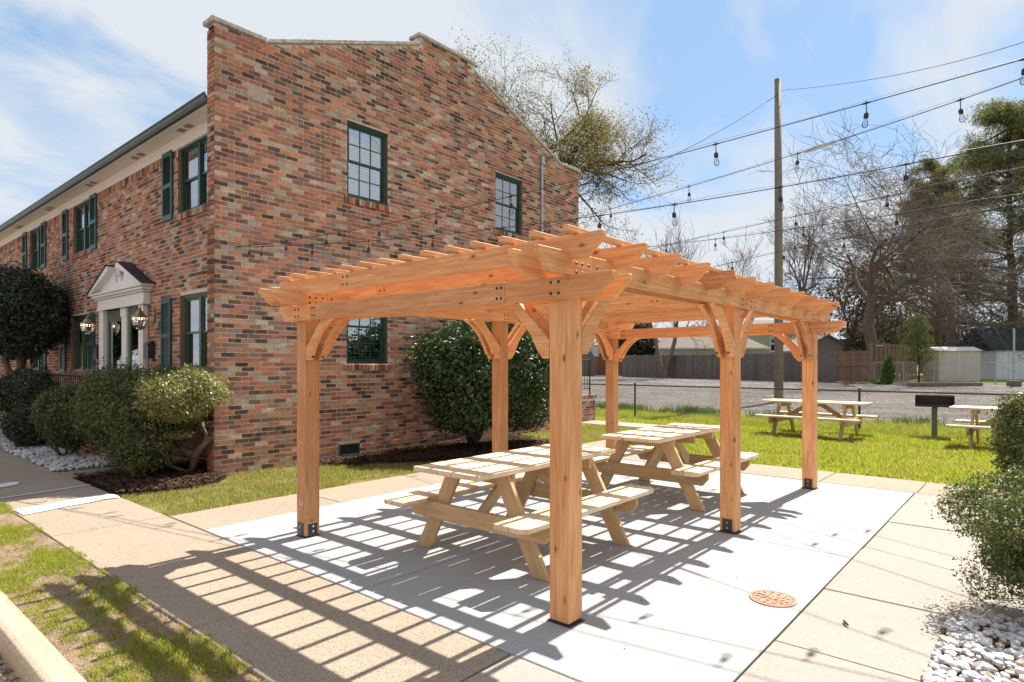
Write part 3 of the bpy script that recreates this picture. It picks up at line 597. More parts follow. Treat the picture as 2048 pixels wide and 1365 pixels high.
def shutter(y, z, w, h):
    o = MB().box(0, .045, -.03, 0, 0, h).box(w-.045, w, -.03, 0, 0, h).box(.045, w-.045, -.03, 0, 0, .09).box(.045, w-.045, -.03, 0, h-.08, h).box(.045, w-.045, -.03, 0, h*.5-.035, h*.5+.035).build('shutter', M['shutter_green'], bld)
    o.location = (FX-.012, y, z); o.rotation_euler = (0, 0, RZ_F); s = MB()
    for (a, b) in ((.09, h*.5-.035), (h*.5+.035, h-.08)):
        n = int((b-a)/.034)
        for i in range(n): q = a+(b-a)*i/n; s.add([(.045, -.026, q+.004), (w-.045, -.026, q+.004), (w-.045, -.006, q+.032), (.045, -.006, q+.032)], [(0, 1, 2, 3)])
    s.build('louvre', M['shutter_green'], o); MB().box(.045, w-.045, -.004, -.001, .08, h-.07).build('shutter_back', M['dark_plate'], o)
for (y, z, h) in ((11.36, 3.94, 1.15), (17.32, 3.93, 1.15), (15.28, 3.93, 1.15), (21.1, 3.93, 1.15), (19.18, 3.93, 1.15), (11.42, 1.38, 1.25), (17.5, 1.32, 1.27), (15.4, 1.32, 1.27), (21.2, 1.32, 1.27), (19.15, 1.32, 1.27)):
    shutter(y, z, .40, h)
# entrance: pilasters, entablature, broken pediment and two storm doors
ent = MB().box(FX-.1, FX-.01, 14.2, 14.45, .2, 2.62).box(FX-.1, FX-.01, 12.06, 12.28, .2, 2.62).box(FX-.06, FX+.03, 13.02, 13.27, .2, 2.58).box(FX-.075, FX-.02, 12.99, 13.30, 2.42, 2.58).box(FX-.115, FX-.0, 14.17, 14.48, .2, .42).box(FX-.115, FX-.0, 12.03, 12.31, .2, .42).build('door_surround', M['white_paint'], bld, bevel=.006)
MB().box(FX-.11, FX, 12.0, 14.5, 2.62, 2.80).box(FX-.13, FX-.0, 11.98, 14.52, 2.585, 2.618).box(FX-.14, FX, 11.94, 14.56, 2.805, 2.84).box(FX-.18, FX, 11.88, 14.64, 2.843, 2.89).box(FX-.21, FX, 11.82, 14.7, 2.893, 2.93).build('entablature', M['white_paint'], ent, bevel=.004)
tym = MB().prism([(12.0, 2.932), (14.52, 2.932), (13.62, 3.34), (13.52, 3.3), (13.47, 3.12), (13.40, 3.06), (13.345, 3.09), (13.33, 3.2), (13.19, 3.2), (13.175, 3.09), (13.12, 3.06), (13.05, 3.12), (13.0, 3.3), (12.9, 3.34)], FX-.1, FX-.02, 'x').build('tympanum', M['white_paint'], ent)
for s in (1, -1):
    c = 13.26; P = [(c+s*1.46, 2.935), (c+s*.34, 3.40), (c+s*.26, 3.37), (c+s*.30, 3.30), (c+s*1.3, 2.935)]
    MB().prism(P, FX-.22, FX-.005, 'x').build('raking_cornice', M['white_paint'], ent, bevel=.004)
    MB().prism([(c+s*1.5, 2.94), (c+s*.33, 3.425), (c+s*.33, 3.407), (c+s*1.47, 2.936)], FX-.24, FX+.0, 'x').build('cornice_roof', M['slate'], ent)
MB().lathe([(.0, .0), (.05, .0), (.05, .03), (.03, .05), (.06, .12), (.075, .17), (.05, .23), (.025, .25), (.035, .28), (.0, .34)], (FX-.1, 13.26, 3.2)).build('finial', M['white_paint'], ent, smooth=True)
def door(y0, y1):
    w = y1-y0; o = MB().box(0, .1, -.0, .04, 0, 2.25).box(w-.1, w, 0, .04, 0, 2.25).box(.1, w-.1, 0, .04, 2.02, 2.25).box(.1, w-.1, 0, .04, 0, .2).box(.1, w-.1, 0, .04, 1.02, 1.09).build('door', M['door_green'], bld, bevel=.004)
    o.location = (FX-.03, y1, .33); o.rotation_euler = (0, 0, RZ_F)
    for (a, b) in ((.2, 1.02), (1.09, 2.02)): MB().box(.1, w-.1, .018, .022, a, b).build('pane', M['pane_glass'], o)
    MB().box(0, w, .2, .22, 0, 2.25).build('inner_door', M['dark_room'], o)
    MB().tube([(w-.05, -.0, .98), (w-.05, -.045, .98), (w-.13, -.05, .98)], .011, 6).box(w-.075, w-.025, -.006, 0, .9, 1.06).build('handle', M['black_iron'], o)
door(13.28, 14.18); door(12.29, 13.01)
MB().box(FX-.11, FX-.02, 13.28, 14.18, 2.585, 2.618).build('lintel', M['white_paint'], ent)
# stoop with side steps, and its iron railing
st = MB().box(3.32, FX-.01, 12.1, 15.2, -.1, .34).box(3.32, FX-.01, 15.2, 15.5, -.1, .22).box(3.32, FX-.01, 15.5, 15.8, -.1, .1).box(3.32, FX-.01, 11.8, 12.1, -.1, .22).box(3.32, FX-.01, 11.5, 11.8, -.1, .1).build('stoop', M['mortar'], bld)
sb = courses(11.82, 15.18, None, [], 9, .28); V, F, C = brick_arrays([b for b in sb if b[3] < .34], lambda u, d, z: (3.32+d, u, z)); tag(np_obj('bricks', V, F, M['brick'], st, C), None, None, None, 'stuff')
rail = thing('stoop_railing', 'black iron railing around the front door stoop', 'railing', (3.36, 0, .34))
top = [(0, 11.45, .55), (0, 12.2, .98), (0, 15.15, .98), (0, 15.85, .55)]
MB().tube(top, .022, 6).build('top_rail', M['black_iron'], rail); MB().tube([(0, 12.2, .12), (0, 15.15, .12)], .014, 4).build('bottom_rail', M['black_iron'], rail)
bm_ = MB().tube([(0, 0, .1), (0, 0, .97)], .009, 4).mesh('baluster', M['black_iron'])
for i in range(26): inst('baluster', bm_, rail, (0, 12.2+i*.118, 0))
for y in (12.2, 15.15): MB().box(-.02, .02, y-.02, y+.02, 0, 1.0).build('newel', M['black_iron'], rail)
for y, z in ((11.5, .25), (15.8, .25)): MB().box(-.018, .018, y-.018, y+.018, -.3, .6).build('newel', M['black_iron'], rail)
# conduit, downspout
MB().tube([(11.07, BY-.045, 2.6), (11.07, BY-.045, 6.05)], .028, 8).box(11.025, 11.115, BY-.09, BY-.0, 6.05, 6.22).build('conduit', M['galvanised'], bld)
MB().box(12.48, 12.56, BY-.07, BY-.012, .0, 1.3).build('downspout', M['galvanised'], bld); MB().tube([(12.3, BY-.1, .35), (12.3, BY-.1, .62)], .035, 8).build('hose_tap', M['red_board'], bld)
# rear stoop pier with railing
pier = thing('rear_stoop', 'small brick stoop with iron railing behind the building corner', 'stoop', (13.0, 9.15, 0))
MB().box(.01, 1.19, .01, 1.4, -.1, .60).build('core', M['mortar'], pier)
q_ = courses(0, 1.2, None, [], 77, .54); V, F, C = brick_arrays([b for b in q_ if b[3] < .61], lambda u, d, z: (u, d+.008, z)); tag(np_obj('bricks', V, F, M['brick'], pier, C), None, None, None, 'stuff')
q_ = courses(0, 1.4, None, [], 78, .54); V, F, C = brick_arrays([b for b in q_ if b[3] < .61], lambda u, d, z: (1.192-d, u, z)); tag(np_obj('side_bricks', V, F, M['brick'], pier, C), None, None, None, 'stuff')
cb = []; u = -.02
while u < 1.2: cb.append((u, u+.058, .605, .69, pal(r_), 0)); u += CO
V, F, C = brick_arrays(cb, lambda u, d, z: (u, -.01 if d < 0 else 1.4, z)); np_obj('cap', V, F, M['brick'], pier, C); MB().box(0, 1.2, 0, 1.4, .6, .685).build('deck', M['brick'], pier)
pr = MB().tube([(1.08, .1, .69), (1.08, .1, 1.66)], .022, 6).tube([(.0, .1, 1.64), (1.08, .1, 1.64)], .018, 6).tube([(.0, .1, .86), (1.08, .1, .86)], .012, 4)
for i in range(8): pr.tube([(.08+i*.125, .1, .87), (.08+i*.125, .1, 1.63)], .009, 4)
pr.build('railing', M['black_iron'], pier)
# wall lanterns and mailboxes
def lantern(y, label):
    t = thing('wall_lantern', label, 'lantern', (FX-.03, y, 2.36), 0, 'lanterns beside the front doors')
    t.scale = (.85, .85, .85); MB().box(-.0, .025, -.06, .06, -.12, .18).build('back_plate', M['brass'], t, bevel=.008)
    MB().tube([(0, 0, .1), (-.1, 0, .22), (-.2, 0, .24), (-.24, 0, .16)], .009, 6).tube([(0, 0, .02), (-.08, 0, .03)], .008, 6).build('bracket', M['brass'], t)
    MB().lathe([(.0, .17), (.02, .165), (.03, .14), (.018, .12), (.05, .1), (.07, .07), (.1, .02), (.155, -.005), (.16, -.02), (.15, -.025)], (-.24, 0, 0), 6).build('roof', M['brass'], t)
    MB().lathe([(.145, -.025), (.15, -.08), (.125, -.2), (.07, -.27), (.0, -.28)], (-.24, 0, 0), 6).build('glass', M['pane_glass'], t)
    c = MB()
    for i in range(6): a = i*math.pi/3; c.tube([(-.24+r*math.cos(a), r*math.sin(a), z) for r, z in ((.147, -.02), (.152, -.08), (.127, -.2), (.072, -.27))], .006, 4)
    c.lathe([(.0, -.30), (.02, -.29), (.06, -.272), (.075, -.265)], (-.24, 0, 0), 6); c.build('cage', M['brass'], t)
    for i in range(3): a = i*2.1; MB().tube([(-.24+.04*math.cos(a), .04*math.sin(a), -.2), (-.24+.04*math.cos(a), .04*math.sin(a), -.09)], .009, 6).build('candle', M['white_paint'], t)
    for i in range(3): a = i*2.1; MB().lathe([(.0, -.09), (.011, -.07), (.007, -.045), (.0, -.03)], (-.24+.04*math.cos(a), .04*math.sin(a), 0), 6).build('flame_bulb', M['flame'], t)
lantern(11.80, 'lit brass wall lantern on the brick right of the double front doors'); lantern(14.66, 'lit brass wall lantern on the brick left of the double front doors')
def mailbox(y, label):
    t = thing('mailbox', label, 'mailbox', (FX-.012, y, 1.62), 0, 'mailboxes beside the front doors')
    MB().prism([(-.11, 0), (0, 0), (0, .3), (-.06, .3), (-.11, .26)], -.11, .11, 'y').build('box', M['mail_black'], t, bevel=.004); MB().box(-.116, -.111, -.1, .1, .21, .255).build('flap', M['mail_black'], t)
    for z in (.08, .13, .18): MB().box(-.114, -.111, -.075, -.055, z, z+.025).build('slot', M['bolt_steel'], t)
mailbox(11.86, 'black metal mailbox below the right hand lantern'); mailbox(14.62, 'black metal mailbox below the left hand lantern')
MB().lathe([(.0, 0), (.07, 0), (.075, .008), (.0, .01)], (0, 0, 0), 16).build('plaque', M['shutter_green'], bld); p_ = bpy.data.objects['plaque']; p_.location = (FX-.012, 11.52, 2.2); p_.rotation_euler = (0, -math.pi/2, 0)

# ------------------------------------------------------------------ pergola
PX, PY, LA, LB, PW, PA = 2.931, 2.07, 2.577, 5.149, 2.811, .143
perg = thing('pergola', 'orange cedar pergola on six posts over the patio', 'pergola', (PX, PY, 0))
BT = MB().lathe([(.0, .004), (.006, .004), (.0095, .001), (.0095, -.006), (.0, -.006)], k=8).mesh('bolt', M['bolt_black'])
def rot_to(ax):      # rotation that turns local z (bolt head) to axis ax
    return Vector(ax).to_track_quat('Z', 'Y').to_euler()
def put(o, loc, xaxis, zaxis=(0, 0, 1)):   # place a board: local x along xaxis, local z along zaxis
    x = Vector(xaxis).normalized(); z = Vector(zaxis).normalized(); y = z.cross(x); o.matrix_basis = Matrix(((x.x, y.x, z.x, loc[0]), (x.y, y.y, z.y, loc[1]), (x.z, y.z, z.z, loc[2]), (0, 0, 0, 1)))
    return o
def beam(name, L, h, t, e0, e1, loc, xax, bevel=.004, mat='cedar', parent=None):
    """board of length L along x, height h, thickness t (y), e0/e1: end cut '|' square or '/' long-top taper"""
    nose, run = h*.28, h*.8
    P = []
    P += [(0, h), (0, h-nose), (run, 0)] if e0 == '/' else [(0, h), (0, 0)]
    P += [(L-run, 0), (L, h-nose), (L, h)] if e1 == '/' else [(L, 0), (L, h)]
    o = MB().prism(P, -t/2, t/2, 'y').build(name, M[mat], parent or perg, bevel=bevel); return put(o, loc, xax)
def bolts(board, pts, axis):      # bolt heads on a board, points in the pergola's frame
    inv = board.matrix_basis.inverted(); q = inv.to_3x3()
    for p in pts: b = inst('bolt', BT, board); b.location = inv @ Vector(p); b.rotation_euler = (q @ Vector(axis)).to_track_quat('Z', 'Y').to_euler()
T = .038; Z1, HB = 1.905, .135; Z2 = 2.035; HL = .135; Z3 = 2.125; HR = .138
posts = [(0, 0, Z2), (LA, 0, Z2+HL), (LB, 0, Z2), (0, PW, Z2), (LA, PW, Z2+HL), (LB, PW, Z2)]
pb = MB().box(-.002, PA+.002, -.014, PA+.014, .0, .006).box(.008, PA-.008, .008, PA-.008, .006, .014).mesh('base_plate', M['dark_plate'])
pp = MB().box(-.045, .045, -.006, 0, 0, .115).mesh('side_plate', M['dark_plate'], bevel=.002)
BS = MB().lathe([(.0, .009), (.007, .009), (.010, .004), (.010, -.003), (.0, -.003)], k=6).mesh('plate_bolt', M['bolt_steel'])
for i, (x, y, h) in enumerate(posts):
    p = MB().prism([(0, 0), (h-.014, 0), (h-.014, PA), (0, PA)], 0, PA, 'y').build('post', M['cedar'], perg, bevel=.007)
    put(p, (x, y, .014), (0, 0, 1), (-1, 0, 0)); p.location = (x+PA, y, .014)
    b = inst('base_plate', pb, perg, (x, y, 0))
    def side(ax, c):
        s = inst('side_plate', pp, perg, c, (0, 0, {'-y': 0, '-x': -math.pi/2, 'x': math.pi/2, 'y': math.pi}[ax]))
        for z in (.035, .08): inst('plate_bolt', BS, s, (0, -.006, z), (math.pi/2, 0, 0))
    if i in (3,): side('-x', (x, y+PA/2, .012)); side('-y', (x+PA/2, y, .012))
    elif i == 0: side('x', (x+PA, y+PA/2, .012)); side('y', (x+PA/2, y+PA, .012))
    else: side('-x', (x, y+PA/2, .012)); side('x', (x+PA, y+PA/2, .012))
b_ = MB().lathe([(.0, .0045), (.02, .0045), (.022, .002), (.022, -.001), (.0, -.001)], k=20).build('badge', M['badge'], perg); b_.scale = (.75, 1.15, 1); b_.location = (0, PW+.065, .30); b_.rotation_euler = (0, -math.pi/2, 0)
MB().box(-.008, .008, -.009, .009, .0046, .0052).build('badge_mark', M['bolt_black'], b_)
# lower cross beams (a pair at each end), each of three butted boards
yl, yr = 5.26-PY, 1.755-PY; seams = [4.74-PY, 2.53-PY]
for xe in (0, LB):
    for k, xo in enumerate((-T/2-.001, PA+T/2+.001)):
        x = xe+xo; segs = [(yl, seams[0], '/', '|'), (seams[0], seams[1], '|', '|'), (seams[1], yr, '|', '/')]
        for (a, b, e0, e1) in segs:
            o = beam('cross_beam', a-b-.002, HB, T, e0, e1, (x, a-.001, Z1), (0, -1, 0))
            ax = (-1, 0, 0) if k == 0 else (1, 0, 0); xf = x+(-T/2-.001 if k == 0 else T/2+.001); P = []
            for py in (0, PW):
                P += [(xf, py+dy, Z1+dz) for dy in (.045, .1) for dz in (.035, .1)]
            P += [(xf, seams[0]-.03-q, Z1+dz) for q in (.0, .035) for dz in (.035, .1)]+[(xf, seams[1]+.03+q, Z1+dz) for q in (0, .035) for dz in (.035, .1)]
            bolts(o, [p for p in P if b < p[1] < a], ax)
# long beams (a pair along each side) on top of the cross beams
xa, xb = -.335, 5.72
for ye in (0, PW):
    for k, yo in enumerate((-T/2-.001, PA+T/2+.001)):
        y = ye+yo; cuts = [xa, .20, LA+.35, LB-.22, xb]
        for i, (a, b) in enumerate(zip(cuts, cuts[1:])):
            o = beam('long_beam', b-a-.002, HL, T, '/' if i == 0 else '|', '/' if i == 3 else '|', (a+.001, y, Z2+.0), (1, 0, 0))
            ax = (0, -1, 0) if k == 0 else (0, 1, 0); yf = y+(-T/2-.001 if k == 0 else T/2+.001)
            P = [(px+dx, yf, Z2+dz) for px in (.02, LA+.03, LB+.03) for dx in (0, .06) for dz in (.025, .075)]+[(c+dx, yf, Z2+dz) for c in cuts[1:-1] for dx in (-.05, .04) for dz in (.025, .075)]
            bolts(o, [p for p in P if a < p[0] < b], ax)
# rafters
NR = 12; rx0 = -.038; rdx = .474; ryl, ryr = 5.215-PY, 1.805-PY
for i in range(NR):
    x = rx0+i*rdx; sm = (4.42 if i % 2 else 2.9)-PY if i else 4.28-PY
    o1 = beam('rafter', ryl-sm-.001, HR, T, '/', '|', (x, ryl, Z3), (0, -1, 0)); o2 = beam('rafter', sm-ryr-.001, HR, T, '|', '/', (x, sm-.001, Z3), (0, -1, 0))
    bolts(o1 if sm < 1.5 else o2, [(x-T/2-.001, sm+(.045+q if sm < 1.5 else -.045-q), Z3+dz) for q in (0, .06) for dz in (.04, .1)], (-1, 0, 0))
# purlins
for i in range(14):
    y = 1.985+.2365*i-PY; MBo = MB().box(0, 5.78, -.019, .019, 0, .034).build('purlin', M['cedar'], perg, bevel=.003); put(MBo, (-.16, y, Z3+HR+.0005), (1, 0, 0))
# curved knee braces, in pairs
def brace_mesh(k):
    P = [(.235, 0), (.385, 0), (.325, -.026), (.255, -.075), (.195, -.135), (.145, -.2), (.112, -.26), (.098, -.29), (.05, -.345), (.002, -.345), (.002, -.235)]
    return MB().prism([(a*k, b*k) for a, b in P], -.019, .019, 'y').mesh('brace', M['cedar'], bevel=.003)
B1, B2 = brace_mesh(1.0), brace_mesh(1.3)
def brace(me, loc, ax):
    o = inst('brace', me, perg); put(o, loc, ax); b = inst('bolt', BT, o, (.085*1.2, 0, -.318*(1.3 if me is B2 else 1)), (0, 0, 0)); b.rotation_euler = Vector((.7, 0, -.7)).to_track_quat('Z', 'Y').to_euler(); b.location = ((.088, 0, -.317) if me is B1 else (.114, 0, -.412))
for i, (x, y, h) in enumerate(posts):
    for q in (.022, PA-.022):
        if i in (0, 1, 3, 4): brace(B2, (x+PA, y+q, Z2), (1, 0, 0))
        if i in (1, 2, 4, 5): brace(B2, (x, y+q, Z2), (-1, 0, 0))
        if i in (0, 2): brace(B1, (x+q, y+PA, Z1), (0, 1, 0))
        if i in (3, 5): brace(B1, (x+q, y, Z1), (0, -1, 0))

# ------------------------------------------------------------------ picnic tables
PB = MB().lathe([(.0, .005), (.01, .005), (.012, 0)], k=8).mesh('bolt', M['bolt_steel'])
def picnic_table(label, loc, rz, L=1.83, group=None, mat='treated_pine'):
    t = thing('picnic_table', label, 'picnic table', loc, rz, group); h = .745; m = mat
    for i in range(5):
        y = -.34+i*.1385; MB().box(-L/2, L/2, y, y+.133, h-.038, h).build('top_board', M['pale_pine'], t, bevel=.004)
    for s in (-1, 1):
        for q in (0, 1):
            y = s*(.545+.142*q); c = .05; P = [(-L/2+(c if q else 0), -.066*s), (L/2-(c if q else 0), -.066*s), (L/2, (.066-c)*s if q else .066*s), (L/2-(c if q else 0), .066*s), (-L/2+(c if q else 0), .066*s), (-L/2, (.066-c)*s if q else .066*s)]
            P = [(-L/2, -.066*s), (L/2, -.066*s), (L/2, (.066-c)*s), (L/2-c, .066*s), (-L/2+c, .066*s), (-L/2, (.066-c)*s)] if q else [(-L/2, -.066), (L/2, -.066), (L/2, .066), (-L/2, .066)]
            o = MB().prism(P, 0, .038, 'z').build('bench_board', M['pale_pine'], t, bevel=.004); o.location = (0, y, .405)
    for s in (-1, 1):
        x = s*(L/2-.36)
        for q in (-1, 1):       # splayed legs
            a = Vector((0, q*.62, 0)); b = Vector((0, q*.235, h-.04)); d = (b-a); o = MB().prism([(0, -.066), (.045, -.066), (d.length, -.066), (d.length, .066), (.0, .066)], -.019, .019, 'z').build('leg', M[m], t, bevel=.003)
            ln = d.length; dx = d.normalized(); o.data = MB().prism([(-.066*abs(dx.y)/dx.z, -.066), (ln-.066*abs(dx.y)/dx.z, -.066), (ln+.066*abs(dx.y)/dx.z, .066), (.066*abs(dx.y)/dx.z, .066)], -.019, .019, 'z').mesh('leg', M[m], bevel=.003)
            put(o, (x, q*.62, .0), dx, (s, 0, 0))
            if q*s < 0: o.data = MB().prism([(.066*abs(dx.y)/dx.z, -.066), (ln+.066*abs(dx.y)/dx.z, -.066), (ln-.066*abs(dx.y)/dx.z, .066), (-.066*abs(dx.y)/dx.z, .066)], -.019, .019, 'z').mesh('leg', M[m], bevel=.003)
        o = MB().prism([(-.74, .135), (.74, .135), (.74, .07), (.68, 0), (-.68, 0), (-.74, .07)], -.019, .019, 'y').build('seat_support', M[m], t, bevel=.003); put(o, (x+s*.0395, 0, .268), (0, 1, 0))
        o = MB().box(-.33, .33, -.019, .019, 0, .09).build('top_cleat', M[m], t, bevel=.003); put(o, (x-s*.0395, 0, h-.13), (0, 1, 0))
        for q in (-1, 1):
            for w in (-.03, .03): b = inst('bolt', PB, t, (x+s*.0592, q*(.455+w), .335+.02*q*w), (0, s*math.pi/2, 0))
        a = Vector((x+s*.0, 0, .33)); b = Vector((s*.1, 0, h-.05)); d = b-a; o = MB().box(0, d.length, -.019, .019, -.045, .045).build('brace', M[m], t, bevel=.003); put(o, a, d, Vector((0, 1, 0)).cross(d) if False else d.cross(Vector((0, 1, 0))))
    MB().box(-.019, .019, -.33, .33, h-.127, h-.039).build('centre_cleat', M[m], t, bevel=.003)
    return t
picnic_table('new pine picnic table under the front half of the pergola', (4.02, 3.3, .0), 0)
picnic_table('new pine picnic table under the rear half of the pergola', (6.72, 3.32, .0), 0)
picnic_table('pine picnic table on the lawn behind the rear right pergola post', (14.35, 3.66, -.02), math.pi/2-.06, 2.05)
picnic_table('pine picnic table on the lawn right of the charcoal grill', (14.3, .24, -.02), math.pi/2-.03, 2.05)
# charcoal grill on a post
gr = thing('charcoal_grill', 'black park charcoal grill on a grey post in the grass', 'grill', (15.62, 1.665, -.03), math.radians(7-90))
MB().box(-.05, .05, -.05, .05, 0, .68).build('post', M['grill_post'], gr, bevel=.006)
MB().box(-.34, .34, .2, .212, .68, .90).box(-.34, -.328, -.2, .2, .68, .90).box(.328, .34, -.2, .2, .68, .90).box(-.34, .34, -.2, .2, .66, .68).box(-.34, .34, -.212, -.2, .66, .70).build('fire_box', M['black_iron'], gr)
gt = MB()
for i in range(14): gt.tube([(-.32+i*.0492, -.2, .905), (-.32+i*.0492, .2, .905)], .006, 4)
gt.tube([(-.33, -.2, .895), (.33, -.2, .895)], .009, 4).tube([(-.33, .2, .895), (.33, .2, .895)], .009, 4); gt.build('grate', M['black_iron'], gr)
# manhole cover
mh = thing('manhole_cover', 'round rusty cast iron cover set in the patio slab', 'manhole cover', (4.155, 1.315, .001))
MB().lathe([(.0, .006), (.118, .006), (.121, .003), (.121, -.01)], k=40).build('lid', M['cast_iron'], mh)
MB().lathe([(.125, -.01), (.125, .005), (.135, .007), (.145, .005), (.147, -.005)], k=40).build('ring', M['cast_iron'], mh); MB().lathe([(.121, .0015), (.125, .0015)], k=40).build('gap', M['bolt_black'], mh)
st_ = MB()
for rr_, n in ((.095, 12), (.065, 8), (.035, 5)):
    for i in range(n):
        a = 6.283*i/n+rr_*9; c, s = math.cos(a), math.sin(a); l, w = .013, .004; ca, sa = math.cos(a+(i % 2)*1.2), math.sin(a+(i % 2)*1.2)
        st_.add([(rr_*c+p*ca-q*sa, rr_*s+p*sa+q*ca, .0065+z) for z in (0, .004) for p, q in ((-l, -w), (l, -w), (l, w), (-l, w))], [(4, 5, 6, 7), (0, 1, 5, 4), (1, 2, 6, 5), (2, 3, 7, 6), (3, 0, 4, 7)])
st_.build('studs', M['cast_iron'], mh)

# ------------------------------------------------------------------ string lights
SOCK = MB().lathe([(.0, .012), (.007, .012), (.009, .0), (.021, -.004), (.022, -.045), (.018, -.05), (.0, -.05)], k=10).mesh('socket', M['rubber'], smooth=False)
BULB = MB().lathe([(.0135, 0), (.0155, -.012), (.024, -.035), (.028, -.055), (.026, -.072), (.017, -.085), (.0, -.092)], k=12).mesh('bulb', M['bulb_glass'], smooth=True)
FILA = MB().tube([(-.007, 0, -.02), (-.009, 0, -.055), (0, 0, -.064), (.009, 0, -.055), (.007, 0, -.02)], .0016, 4).mesh('filament', M['brass'])
def string(label, a, b, poly, bs, doubled=0):
    t = thing('string_light', label, 'string lights', (a[0], a[1], 0), 0, 'strings of bulbs slung from the building')
    P = lambda s: Vector(((b[0]-a[0])*s, (b[1]-a[1])*s, sum(c*s**(len(poly)-1-i) for i, c in enumerate(poly))))
    n = 46; pts = [P(i/n) for i in range(n+1)]
    MB().tube(pts, .0042, 5).tube([p+Vector((0, 0, .02*math.sin(math.pi*(i/n*7 % 1))+.006)) for i, p in enumerate(pts)], .0016, 3).build('cable', M['rubber'], t)
    for s in bs:
        p = P(s); dr = (P(s+.01)-P(s-.01)).normalized(); sw = rnd.uniform(-.25, .25); lx = rnd.uniform(-.02, .02)
        o = MB().tube([p-dr*.035, p-dr*.012, p+dr*.012, p+dr*.035], [.005, .0085, .0085, .005], 6).tube([p, p+Vector((lx*.5, 0, -.03)), p+Vector((lx, 0, -.07))], .0042, 5).tube([p+Vector((0, 0, .004)), p+Vector((0, .0, .022))], .003, 4).build('drop', M['rubber'], t)
        q = inst('socket', SOCK, t, p+Vector((lx, 0, -.08)), (rnd.uniform(-.12, .12), rnd.uniform(-.12, .12), rnd.uniform(0, 6))); c = inst('bulb', BULB, q, (0, 0, -.05)); inst('filament', FILA, q, (0, 0, -.05)); q.scale = (.88, .88, .88)
    return t
string('upper string of bulbs climbing from the wall hook to the top right', (4.07, 8.57), (6.5, -1.3), [-.613, 1.681, -.179, 3.171], [.027, .095, .166, .247, .33, .425, .523, .636, .756, .86])
string('lower string of bulbs from the wall hook sagging over the pergola', (4.07, 8.57), (6.3, -1.5), [.094, .893, -.802, 3.165], [.052, .142, .233, .324, .415, .522, .593, .681, .771, .86])
string('string of bulbs with a cable clamp crossing the utility pole', (9.0, 8.57), (6.5, -1.3), [.875, -.867, .228, 3.865], [.1, .225, .368, .512, .66, .813, .95])
string('far string of bulbs in front of the pine, highest of its three', (12.4, 8.57), (6.7, -1.3), [-.254, -.348, 3.85], [.2, .343, .483, .613, .734, .846])
string('far string of bulbs in front of the pine, middle of its three', (12.4, 8.57), (7.0, -1.6), [.397, -1.555, 4.214], [.27, .44, .598, .717, .819])
string('far string of bulbs in front of the pine, lowest of its three', (12.4, 8.57), (7.4, -1.8), [-.939, 1.134, 2.88], [.36, .456, .547, .634, .722, .808])
cl = thing('cable_clamp', 'small grey turnbuckle on the cable right of the pole', 'clamp', (0, 0, 0)); pa = Vector((7.33, 1.99, 3.875)); pbb = Vector((7.25, 1.66, 3.89))
MB().tube([pa, pa.lerp(pbb, .3), pa.lerp(pbb, .7), pbb], [.006, .013, .013, .006], 6).tube([pa+Vector((0, 0, .02)), pbb+Vector((0, 0, .028))], .005, 4).build('body', M['galvanised'], cl)
hk = thing('wall_hook', 'steel eye hook in the gable brickwork holding two light strings', 'hook', (4.07, 8.585, 3.17)); MB().tube([(0, .03, 0), (0, -.02, 0)], .008, 6).tube([(.02*math.cos(a), -.035, .02*math.sin(a)) for a in np.linspace(0, 6.3, 12)], .005, 5).build('eye', M['galvanised'], hk)

# ------------------------------------------------------------------ chain link fence, utility pole, lot fence, sheds, houses
cf = thing('chain_link_fence', 'low chain link fence with brown top rail along the lawn', 'fence', (16.1, 0, -.03))
FY0, FY1 = -9.0, 13.0
MB().tube([(0, FY0, .93), (0, FY1, .93)], .021, 6).build('top_rail', M['brown_rail'], cf)
fp = MB().tube([(0, 0, 0), (0, 0, .98)], .028, 8).lathe([(.034, .95), (.034, .98), (.02, 1.0), (.0, 1.005)], k=8).mesh('post', M['brown_rail'])
for y in (-8.5, -5.6, -2.7, .2, 3.16, 6.08, 9.0, 11.9): inst('post', fp, cf, (0, y, 0))
V = []; F = []; sp = .058; hgt = .88; n = int((FY1-FY0)/sp)
for i in range(n):
    for s in (-1, 1):
        y = FY0+i*sp; y2 = y+s*hgt*.86; w = .0036; b = len(V)
        V += [(-.003, y-w, .03), (-.003, y+w, .03), (-.003, y2+w, .03+hgt), (-.003, y2-w, .03+hgt), (.003, y, .03), (.003, y2, .03+hgt)]; F += [(b, b+1, b+2, b+3), (b+1, b+4, b+5, b+2), (b+4, b, b+3, b+5)]
tag(np_obj('wire_mesh', V, F, M['galvanised'], cf), None, None, None, 'stuff')
px_, py_ = at(1557.5, 23.8); pz = ground_z(px_)-.05
pole = thing('utility_pole', 'tall weathered wooden utility pole behind the chain link fence', 'utility pole', (px_, py_, pz), .4)
p_ = MB().tube([(0, 0, 0), (.02, .0, 4), (.09, 0, 8), (.17, .02, 12.55)], [.17, .158, .142, .122], 14).build('shaft', M['pole_wood'], pole, smooth=True)
MB().tube([(.3, .02, 11.75), (-.05, .02, 11.75)], .02, 6).build('eye_bolt', M['galvanised'], pole)
def cable(label, pts, r=.012, cat='cable', name='power_line'):
    return tag(MB().tube(pts, r, 5).build(name, M['rubber'], None), label, cat)
def sag(a, b, s, n=18): return [(a[0]+(b[0]-a[0])*i/n, a[1]+(b[1]-a[1])*i/n, a[2]+(b[2]-a[2])*i/n-4*s*(i/n)*(1-i/n)) for i in range(n+1)]
ptop = (px_+.16, py_, pz+12.0)
cable('thin service wire running from the pole down behind the building', sag(ptop, (13.9, 10.8, 5.9), .35), .011)
ex, ey = at(2500, 24); cable('thin wire running from the pole top to the upper right', sag((ptop[0], ptop[1], ptop[2]+.1), (ex, ey, 17.9), 1.1), .013)
